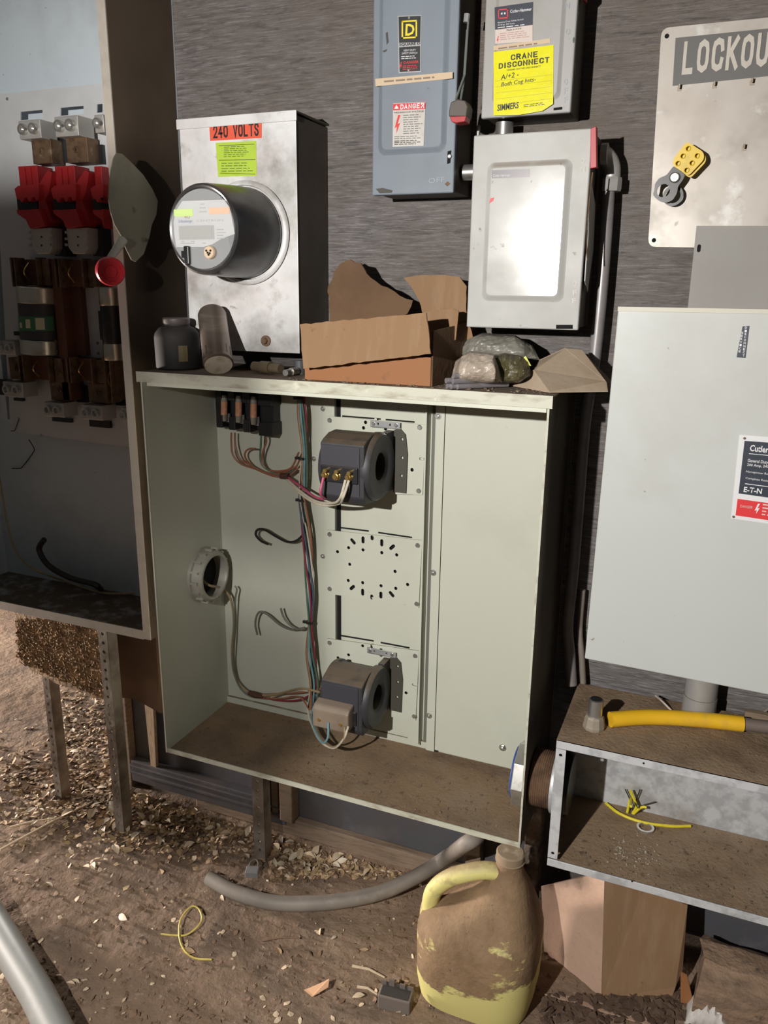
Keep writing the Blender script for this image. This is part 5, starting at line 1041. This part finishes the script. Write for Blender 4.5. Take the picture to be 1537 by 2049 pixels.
# contents of the trough
zi = TZ0+.004; yw = plain('wire_yellow', (.78, .66, .03))
wire('yellow_wire', [Z(1212, 1607, zi+.006), Z(1240, 1628, zi+.006), Z(1285, 1645, zi+.005), Z(1340, 1653, zi+.005), Z(1382, 1653, zi+.004)], .0033, yw, 'longest yellow wire piece lying across the trough bottom')
wire('yellow_wire', [Z(1255, 1627, zi+.003), Z(1261, 1605, zi+.015)+V((0, .00, .01)), Z(1262, 1620, zi+.05)+V((0, 0, .008)), ], .003, yw, 'left upright yellow wire end in the trough')
e_ = Z(1266, 1628, zi+.003)
wire('yellow_wire', [e_, e_+V((.006, .0, .022)), e_+V((-.004, .0, .045)), e_+V((-.010, 0, .058))], .003, yw, 'tallest upright yellow wire end in the trough')
wire('yellow_wire', [e_+V((.002, 0, 0)), e_+V((.014, 0, .018)), e_+V((.022, 0, .024)), e_+V((.028, 0, .024))], .003, yw, 'yellow wire end bending right in the trough')
for i, (d, lb) in enumerate(((V((-.022, .0, .05)), 'left thin black strand beside the yellow wires'), (V((.010, .0, .058)), 'thin black strand standing right of the yellow wires'), (V((.045, .0, .036)), 'thin black strand leaning right behind the yellow wires'))):
    wire('black_strand', [e_+V((0, .012, 0)), e_+V((d.x*.4, .012, d.z*.5)), e_+d+V((0, .012, 0))], .0014, wblk, lb)
rc = Z(1291, 1659, zi); tag(MB().lathe([(.014, 0), (.019, 0), (.019, .006), (.014, .006)], rc, (0, 0, 1), 24, closed=True).build('ring_nut', zinc, smooth=True), 'small steel ring nut on the trough bottom', 'nut')
debris(320, lambda r: V((r.uniform(TX0+.03, TX1), r.uniform(TY+.01, -.05), zi)), .005, crumb, 'trough_floor_dirt', 'dirt crumbs and grit on the trough bottom', 'dirt', seed=5)
debris(110, lambda r: V((abs(r.gauss(0, .06))-.10, r.gauss(-.2, .03), zi)), .004, mat('pale_grit', (.42, .38, .31), .9), 'pale_grit', 'patch of pale grit on the trough bottom below the ring nut', 'grit', seed=6)
debris(160, lambda r: V((r.uniform(TX0+.02, TX1), r.uniform(TY+.01, -.05), TZ1)), .004, crumb, 'trough_top_dirt', 'dirt crumbs on the trough top', 'dirt', seed=15)

# ================================================================ LEGS
def strut(px_, foot, w_, d_, z1, label, x_=None, side=1, lean=0, m=legm, hstep=.0265):
    """perforated angle strut: front web with real holes and a side web"""
    x_, y_ = foot
    t = thing('strut_leg', (x_, y_, 0), label, 'leg')
    H = []; z = .03
    while z < z1-.012: H.append(circ((x_, z), .0048, 8)); z += hstep
    plate_xz([(x_-w_/2, -.01), (x_+w_/2, -.01), (x_+w_/2, z1), (x_-w_/2, z1)], H, .003, y_, 'web', m, t)
    B((x_+w_/2-.003, y_+.0015, -.01), (x_+w_/2, y_+d_, z1)).build('flange', m, t)
    B((x_-w_/2, y_+.0015, -.01), (x_-w_/2+.003, y_+.012, z1)).build('flange', m, t)
    B((x_-w_/2+.004, y_+d_-.002, -.01), (x_+w_/2-.004, y_+d_, z1)).build('rear_web', m, t)
    return t
strut(0, (-1.700, -.165), .024, .035, .62, 'rusty perforated strut leg farthest left, under the rotten board')
strut(0, (-1.430, -.211), .030, .036, .632, 'tall dirty perforated strut leg under the left cabinet right corner')
strut(0, (-1.005, -.150), .034, .034, .362, 'perforated strut leg with a bluish patch under the green cabinet')
pt = MB(); pt.box((-.300, -.105, 0), (-.262, -.06, .345)); tag(pt.build('wooden_post', postm, bevel=.004), 'blackened rotten post behind the yellow jug', 'post')
B((-1.03, -.149, .03), (-1.0, -.149, .031))
# chipboard and brown board beneath the left cabinet
yk = -.195
ck = thing('chipboard_sheet', (-1.7, yk, .3), 'ragged rotten chipboard hanging under the left cabinet', 'board')
def clampz(p, z=.632): p.z = min(p.z, z); return p
def rag_edge(pts, amp, seed, n_):
    rnd = random.Random(seed); out = []
    for i in range(len(pts)):
        p, q = V(pts[i]), V(pts[(i+1) % len(pts)]); k = n_[i]
        for j in range(k): out.append(p.lerp(q, j/k)+(V((rnd.uniform(-amp, amp), 0, rnd.uniform(-amp, amp))) if k > 1 else V((0, 0, 0))))
    return out
q = [clampz(Y(30, 1225, yk)), Y(38, 1318, yk), Y(75, 1350, yk), Y(140, 1378, yk), Y(212, 1405, yk), Y(205, 1225, yk)]; q[-1] = V((q[-1].x, yk, .632)); q[0].z = .632
MB().slab(rag_edge(q, .004, 3, [8, 6, 8, 8, 1, 1]), .02, (0, 1, 0)).build('sheet', chip, ck)
rnd = random.Random(11); b = MB()
for i in range(1500):
    u, v = rnd.random(), rnd.random(); x_ = 32+u*175; y_ = 1238+v*(85+u*78); p = Y(x_, y_, yk-.001)
    if p.z > .628: continue
    R = Matrix.Rotation(rnd.uniform(0, 6), 3, 'Y') @ Matrix.Rotation(rnd.uniform(-.5, .5), 3, 'X') @ Matrix.Rotation(rnd.uniform(-.5, .5), 3, 'Z')
    b.rbox(p, (rnd.uniform(.003, .010), rnd.uniform(.001, .003), rnd.uniform(.001, .004)), R)
b.build('wood_flakes', chip, ck, kind='stuff')
yk2 = -.12
q = [Y(208, 1270, yk2), Y(212, 1395, yk2), Y(268, 1398, yk2), Y(322, 1428, yk2), Y(330, 1280, yk2)]; q[0].z = .632; q[-1].z = .632
q = [clampz(p) for p in q]; q[3].x = min(q[3].x, -1.26); q[4].x = q[3].x
tag(MB().slab(q, .012, (0, 1, 0)).build('brown_board', brownboard), 'dark brown board behind the tall strut leg', 'board')
tag(MB().slab([V((-1.47, -.02, .55)), V((-1.455, -.02, .03)), V((-1.44, -.02, .03)), V((-1.425, -.02, .55))], .012, (0, -1, 0)).build('split_lath', mat('split_wood', (.50, .37, .24), .8, layers=[((.2, .12, .07), 30, .5, .7, .6, (6, 1, 1))])), 'thin split lath of pale wood behind the tall strut leg', 'lath')

# ================================================================ JUG
jg = thing('yellow_jug', (-.345, -.31, 0), 'big dirty yellow plastic jug with handle and capped neck on the ground', 'jug')
jx, jy = -.345, -.305; b = MB(); n = 48; rings = []
lev = [(0, .112, .100, 0), (.006, .122, .110, 0), (.05, .130, .117, 0), (.13, .132, .118, 0), (.165, .131, .117, 0), (.185, .126, .112, .002), (.205, .110, .100, .012), (.230, .086, .086, .030), (.258, .064, .070, .044), (.285, .047, .054, .052), (.308, .035, .038, .055), (.325, .029, .030, .055), (.345, .028, .028, .055)]
for z, rx_, ry_, ox in lev:
    rings.append(len(b.v))
    for i in range(n):
        a = 2*PI*i/n; e = .62 if z < .21 else .62+(z-.21)*2.6; e = min(e, 1); cx_ = abs(math.cos(a))**e*(1 if math.cos(a) > 0 else -1); sy_ = abs(math.sin(a))**e*(1 if math.sin(a) > 0 else -1)
        wob = 1+.015*noise.noise(V((a*2, z*20, 1)))
        b.v.append(V((jx+ox+cx_*rx_*wob, jy+sy_*ry_*wob, z)))
for i in range(len(rings)-1):
    for j in range(n): j2 = (j+1) % n; b.f.append((rings[i]+j, rings[i]+j2, rings[i+1]+j2, rings[i+1]+j))
b.f.append(tuple(rings[0]+j for j in range(n))); b.f.append(tuple(rings[-1]+j for j in range(n)))
b.build('body', jugm, jg, smooth=True)
hpnt = [V((jx-.108, jy-.02, .150)), V((jx-.110, jy-.025, .195)), V((jx-.100, jy-.03, .238)), V((jx-.072, jy-.032, .276)), V((jx-.035, jy-.03, .302)), V((jx+.006, jy-.02, .316)), V((jx+.045, jy-.005, .312))]
MB().tube(smoothpath(hpnt, 6), [.026, .026, .025, .024, .023, .021]+[.019]*31, 16).build('handle', jugh, jg, smooth=True)
MB().lathe([(.030, 0), (.0315, .002), (.0315, .004), (.030, .005), (.030, .020), (.027, .023), (.010, .024)], (jx+.055, jy, .342), (0, 0, 1), 30).build('cap', mat('dirty_cap', (.26, .19, .12), .8, layers=[((.55, .45, .33), 20, .58, .7, .6)]), jg, smooth=True)
MB().slab([V((jx-.05, jy-.119, .03)), V((jx-.045, jy-.119, .03))], .001, (0, -1, 0)) if False else None
# flexible pipe on the ground
fp = [Z(418, 1757, .02), Z(470, 1785, .018), Z(540, 1805, .018), Z(620, 1808, .018), Z(700, 1800, .02), Z(770, 1783, .03), Z(840, 1750, .055), Z(890, 1718, .085), Y(930, 1690, -.18), Y(958, 1665, -.14), V((-.45, -.12, .30))]
fpo = MB().tube(smoothpath(fp, 8), .0185, 16).build('flexible_pipe', hosem, smooth=True); tag(fpo, 'grey flexible pipe curving over the ground under the green cabinet', 'pipe')
MB().lathe([(.015, -.0005), (.015, .0005)], fp[0], (fp[0]-fp[1]), 14).build('bore', blackflat, fpo)
# loose pieces on the ground
yl_ = [Z(322, 1869, .006), Z(345, 1872, .008), Z(372, 1870, .012), Z(395, 1855, .016), Z(404, 1838, .018), Z(398, 1820, .02), Z(384, 1815, .02), Z(368, 1828, .02), Z(359, 1850, .018), Z(360, 1880, .014), Z(372, 1905, .008), Z(392, 1917, .006), Z(424, 1923, .006)]
wire('yellow_wire_loop', [p+V((0, 0, gh(p.x, p.y)+.002)) for p in yl_], .0022, plain('wire_yellow_dull', (.62, .50, .12)), 'looped yellow wire lying on the dirt at the lower left')
pl = Z(505, 1750, .012); pk = thing('padlock', pl, 'small silver padlock lying on the ground by the middle strut leg', 'padlock')
R = Matrix.Rotation(.35, 3, 'Z'); MB().rbox(pl+V((0, 0, .008)), (.034, .026, .018), R).build('body', silverp, pk, bevel=.002)
sh = [V((-.011, .012, .01)), V((-.011, .026, .014)), V((-.004, .036, .016)), V((.004, .036, .016)), V((.011, .026, .014)), V((.011, .012, .01))]
MB().tube(smoothpath([pl+R @ p for p in sh], 5), .0022, 8).build('shackle', zinc, pk, smooth=True)
bc = Z(792, 2010, .0); bx_ = thing('small_box', bc, 'small grey plastic box with an open top in front of the yellow jug', 'box')
gb = mat('dusty_grey_plastic', (.17, .14, .12), .75, dust=((.24, .18, .13), .5)); R = Matrix.Rotation(.12, 3, 'Z')
MB().rbox(bc+V((0, 0, .018)), (.072, .042, .036), R).build('body', gb, bx_, bevel=.003)
MB().rbox(bc+V((0, -.0, .0368)), (.062, .034, .002), R).build('opening', mat('dark_fill', (.05, .045, .04), .8), bx_)
for dx, dz in ((-.03, .012), (-.012, .018), (.012, .012), (.03, .01)): MB().rbox(bc+R @ V((dx, .010, .036+dz/2)), (.012, .004, dz), R).build('broken_tab', gb, bx_)
wpo = MB().tube([V(Z(-60, 1765, .06)), V(Z(20, 1900, .045)), V(Z(75, 1990, .04)), V(Z(125, 2090, .036))], .034, 24).build('galvanised_pipe', mat('pale_pipe', (.42, .43, .41), .42, .35, layers=[((.58, .58, .55), 12, .55, .7, .6), ((.32, .28, .23), 14, .58, .72, .5)]), smooth=True)
tag(wpo, 'thick pale galvanised pipe lying at the lower left corner', 'pipe')
# lower right cardboard and junk
cg = thing('cardboard_sheet', (-.08, -.15, 0), 'bent cardboard box wall standing under the trough with light stripes on its left face', 'cardboard')
F0, F1 = Y(1210, 1745, -.20), V((Y(1205, 1960, -.22).x, -.225, .0))
F1 = Y(1203, 1998, -.235); 
MB().slab([Y(1083, 1775, -.13), Y(1093, 2005, -.17), F1, F0], .004, (0, 1, 0)).build('left_wall', cardp, cg)
MB().slab([F0, F1, Y(1338, 2015, -.19), Y(1352, 1975, -.17), Y(1366, 1940, -.15), Y(1376, 1812, -.13), Y(1290, 1775, -.16)], .004, (0, 1, 0)).build('right_wall', card, cg)
MB().slab([F1+V((0, -.001, 0)), Y(1093, 2005, -.171), V((-.20, -.28, .004)), V((.02, -.27, .004)), Y(1338, 2015, -.191)], .003, (0, 0, -1)).build('base_flap', cardp, cg)
tag(MB().slab([Y(q[0], q[1], -.19) for q in ((1362, 1945), (1375, 1952), (1384, 1990), (1384, 2049), (1366, 2045), (1362, 2000))], .003, (0, 1, 0)).build('cardboard_scrap', cardo), 'thin orange brown cardboard scrap upright beside the rotten plank', 'cardboard')
b = MB(); P0, P1 = Y(1388, 1850, -.12), Y(1640, 1890, -.12)
pk0 = [(0, .0), (.33, .0)]
nx_ = 24; rowz = [.0, .03, .075, .105]
for i in range(nx_+1):
    u = i/nx_; x_ = .105+u*.5
    for j, (yy_, zz_) in enumerate(((-.215, .0), (-.225, .05), (-.215, .095), (-.17, .115), (-.11, .12), (-.08, .10), (-.08, 0))):
        f_ = noise.noise(V((x_*18, yy_*30, zz_*30)))*.008; b.v.append(V((x_+(f_ if i in (0, nx_) else 0)*2, yy_+f_, max(0, zz_+f_))))
for i in range(nx_):
    for j in range(6): k = i*7+j; b.f.append((k, k+1, k+8, k+7))
b.f.append(tuple(range(7))); b.f.append(tuple(nx_*7+j for j in range(7)))
tag(b.build('rotten_plank', mat('rotten_wood', (.30, .20, .13), .92, layers=[((.12, .08, .055), 6, .42, .6, .8, (1, 3, 4)), ((.48, .34, .23), 8, .55, .7, .5), ((.035, .025, .02), 16, .6, .7, .8)], bump=(40, .9, .01))), 'rotten brown beam on the ground at the lower right corner', 'beam')
def rag(cx_, cy_, w_, h_, seed, label):
    c0 = Z(cx_, cy_, .0); b = MB(); nu, nv = 18, 10
    for side in (0,):
        for j in range(nv+1):
            for i in range(nu+1):
                u = i/nu*2-1; v = j/nv*2-1; z = h_*max(0, 1-u*u)*max(0, 1-v*v)**.5; p = c0+V((u*w_, v*w_*.8, z))
                f_ = abs(math.sin(u*9+seed+v*2))*.014*(1-u*u); b.v.append(p+V((0, 0, f_+.004+noise.noise(p*40)*.006)))
    for j in range(nv):
        for i in range(nu): k = j*(nu+1)+i; b.f.append((k, k+1, k+nu+2, k+nu+1))
    k0 = len(b.v); 
    o = b.build('white_rag', cloth, smooth=True); sol = o.modifiers.new('thickness', 'SOLIDIFY'); sol.thickness = .003
    return tag(o, label, 'rag')
rag(1415, 2040, .045, .055, 1, 'crumpled white rag at the bottom edge left of the beam corner'); rag(1535, 2045, .05, .04, 4, 'crumpled white rag at the very bottom right corner')

# ================================================================ LEAF LITTER
def leafmesh(kind, m):
    L_, W_ = 1., (.42, .5, .34)[kind % 3]; n = 6; vs = []; 
    for i in range(n+1):
        t = i/n; w_ = W_*math.sin(PI*t**.9)*.5; z = .10*math.sin(t*PI)*(1 if kind % 2 else -.4)+(.12 if kind == 1 else .05)*t*t
        vs += [(t-.5, -w_, z+.14*w_*(2 if kind != 2 else 3)), (t-.5, 0, z), (t-.5, w_, z+.14*w_*(2 if kind != 1 else 4))]
    fs = []
    for i in range(n):
        for j in (0, 1): k = i*3+j; fs.append((k, k+1, k+4, k+3))
    me = bpy.data.meshes.new('fallen_leaf'); me.from_pydata([tuple(V(v)) for v in vs], [], fs); me.materials.append(m); return me
LM = [leafmesh(k % 4, leafm[k % 4 if k < 8 else 0]) for k in range(8)]
rnd = random.Random(21)
def ground_px(zone):
    while True:
        if zone == 0: x, y = rnd.gauss(380, 160), rnd.gauss(1615, 45)
        elif zone == 1: x, y = rnd.uniform(120, 320), rnd.gauss(1450, 55)
        elif zone == 2: x, y = rnd.uniform(540, 1040), rnd.uniform(1660, 1760)
        elif zone == 3: x, y = rnd.uniform(0, 320), rnd.gauss(1560, 45)
        elif zone == 5: x, y = rnd.uniform(1085, 1400), rnd.uniform(1990, 2049)
        else: x, y = rnd.uniform(0, 1000), rnd.uniform(1700, 2045)
        p = Z(x, y, 0)
        if y > 1240 and -2.6 < p.x < .9 and (p.y < -.055 or p.x < -1.6) and p.y > -1.2 and not (abs(p.x+.345) < .15 and abs(p.y+.305) < .14): return p
cnt = 0
zones = [0]*130+[1]*60+[2]*60+[3]*32+[4]*18
for z_ in zones:
    p = ground_px(z_); kk = rnd.randrange(8); o = bpy.data.objects.new('fallen_leaf', LM[kk]); COL.objects.link(o); s_ = rnd.uniform(.018, .042)
    o.scale = (s_, s_*rnd.uniform(.8, 1.1), s_); o.rotation_euler = (rnd.gauss(0, .3), rnd.gauss(0, .25), rnd.uniform(0, 6.28)); o.location = (p.x, p.y, gh(p.x, p.y)+.006+s_*.06)
    where = 'between the left strut legs' if p.x < -1.35 and p.y > -.45 else 'on the open dirt at the lower left' if p.x < -.95 and p.y < -.45 else 'in the litter under the green cabinet left half' if p.x < -.9 else 'in the litter under the green cabinet right half' if p.y > -.35 else 'on the bare dirt near the yellow jug'
    tag(o, ('dry tan leaf', 'pale curled leaf', 'dark brown leaf', 'light straw-coloured leaf')[kk] if False else {'leaf_tan': 'dry tan leaf ', 'leaf_pale': 'pale curled leaf ', 'leaf_brown': 'dark brown leaf ', 'leaf_light': 'light straw coloured leaf '}[LM[kk].materials[0].name]+where, 'leaf', 'fallen leaves '+where); cnt += 1
def litter(name, n, zsel, smin, smax, m, label, seed, flat=.25):
    global rnd
    rnd = random.Random(seed); b = MB()
    for i in range(n):
        p = ground_px(rnd.choice(zsel)); s_ = rnd.uniform(smin, smax); a = rnd.uniform(0, 6.28); R = Matrix.Rotation(a, 3, 'Z') @ Matrix.Rotation(rnd.gauss(0, .4), 3, 'X') @ Matrix.Rotation(rnd.gauss(0, .3), 3, 'Y')
        c_ = V((p.x, p.y, gh(p.x, p.y)+.003)); w_ = s_*rnd.uniform(.25, .6); k = len(b.v)
        for q_ in ((-.5, 0, 0), (-.15, -.5, .12), (.25, -.35, .08), (.5, 0, .1), (.2, .4, .05), (-.2, .45, .12)): b.v.append(c_+R @ V((q_[0]*s_, q_[1]*w_*1.6, q_[2]*s_)))
        b.f.append(tuple(k+j for j in range(6)))
    o = b.build(name, m, origin=(0, 0, 0)); o['kind'] = 'stuff'; tag(o, label, 'leaf litter')
litter('leaf_litter', 2600, [0, 0, 0, 1, 1, 2, 3], .008, .024, leafm[0], 'tan leaf fragments carpeting the ground under the cabinets', 31)
litter('pale_leaf_litter', 1100, [0, 0, 1, 1, 2, 3, 4], .006, .020, leafm[1], 'pale leaf fragments scattered over the ground', 32)
litter('dark_leaf_litter', 1500, [0, 0, 1, 2, 2, 3, 4], .006, .022, leafm[2], 'dark brown leaf fragments and mulch over the ground', 33)
litter('bark_rubble', 300, [5], .010, .034, mat('bark', (.09, .055, .035), .9), 'dark broken bark and rubble along the bottom edge right of the jug', 39)
rnd = random.Random(44); b = MB()
for i in range(2200):
    p = Z(rnd.uniform(0, 1537), rnd.uniform(1450, 2049), 0)
    if p.x > .8 or p.x < -2.6 or p.y > -.05: continue
    s_ = rnd.uniform(.002, .008)*rnd.uniform(.5, 1); R = Matrix.Rotation(rnd.uniform(0, 6), 3, 'Z') @ Matrix.Rotation(rnd.uniform(0, 1), 3, 'X')
    b.rbox((p.x, p.y, gh(p.x, p.y)+s_*.2), (s_*rnd.uniform(.7, 1.8), s_, s_*.7), R)
o = b.build('dirt_clods', dirt, origin=(0, 0, 0)); o['kind'] = 'stuff'; tag(o, 'small crumbs of dry dirt over the ground', 'dirt')
for i, (a_, c2) in enumerate((((0, 1700), (185, 1605)), ((500, 1758), (600, 1885)), ((525, 1882), (600, 1880)), ((705, 1935), (770, 1955)), ((20, 1655), (110, 1640)))):
    p, q = Z(*a_, .008), Z(*c2, .010)
    if i == 1: p, q = Z(715, 1975, .006), Z(755, 1990, .006)
    p.z += gh(p.x, p.y); q.z += gh(q.x, q.y)
    tag(MB().tube([p, (p+q)/2+V((0, .004, .003)), q], [.0035, .003, .002], 6).build('dry_twig', leafm[1] if i != 2 else leafm[2]), ('long straight pale twig at the left among the leaves', 'short pale twig left of the small grey box', 'flat dark twig on the bare dirt below the flexible pipe', 'pale stick in front of the small grey box', 'short twig near the farthest left strut leg')[i], 'twig')
p = Z(632, 1985, .012); tag(MB().slab([p+V((-.026, -.006, 0)), p+V((.0, -.016, .002)), p+V((.026, .010, .014)), p+V((.022, .024, .022)), p+V((-.004, .012, .004))], .0012).build('cardboard_chip', mat('chip_orange', (.62, .36, .2), .7)), 'bright orange brown chip on the bare dirt below the flexible pipe', 'scrap')

# ================================================================ WORK LIGHT (behind the camera, unseen; its flap is added and shaped to shade the left)
lx, ly, lz = LAMP
wlt = thing('work_light', (lx, ly-.12, 0), 'portable work light on a tripod, with an added perforated flap shading half the beam', 'lamp')
lampm = mat('lamp_paint', (.55, .35, .02), .4)
MB().lathe([(.02, -.10), (.06, -.09), (.075, -.01), (.08, 0), (.07, .0), (.055, -.05), (.02, -.06)], (lx, ly-.02, lz), (.15, 1, -.2), 28, closed=True).build('reflector_housing', lampm, wlt, smooth=True)
MB().tube([(lx, ly-.12, lz-.06), (lx, ly-.12, .45)], .014, 12).build('pole', blackp, wlt)
for a in (.5, 2.6, 4.7): MB().tube([(lx, ly-.12, .5), (lx+math.cos(a)*.4, ly-.12+math.sin(a)*.4, .01)], .011, 10).build('leg', blackp, wlt)
fl = MB(); fy_ = ly+.35  # added flap, cut to cast soft shade over the left cabinets
fl.box((-1.30, fy_, 1.395), (-.745, fy_+.002, 1.712)); x_ = -.745
while x_ < -.690:
    for z0_, z1_, g_ in ((1.405, 1.532, .0021), (1.532, 1.560, .0038), (1.560, 1.640, .0019)): fl.box((x_+g_, fy_, z0_), (x_+.0063, fy_+.002, z1_))
    x_ += .0064
fl.box((-.745, fy_, 1.400), (-.690, fy_+.002, 1.406)); fl.box((-.745, fy_, 1.638), (-.690, fy_+.002, 1.644))
fl.tube([(-.760, fy_-.002, 1.45), (-.74, ly-.03, lz-.06)], .003, 6)
fl.build('added_shade_flap', blackp, wlt)
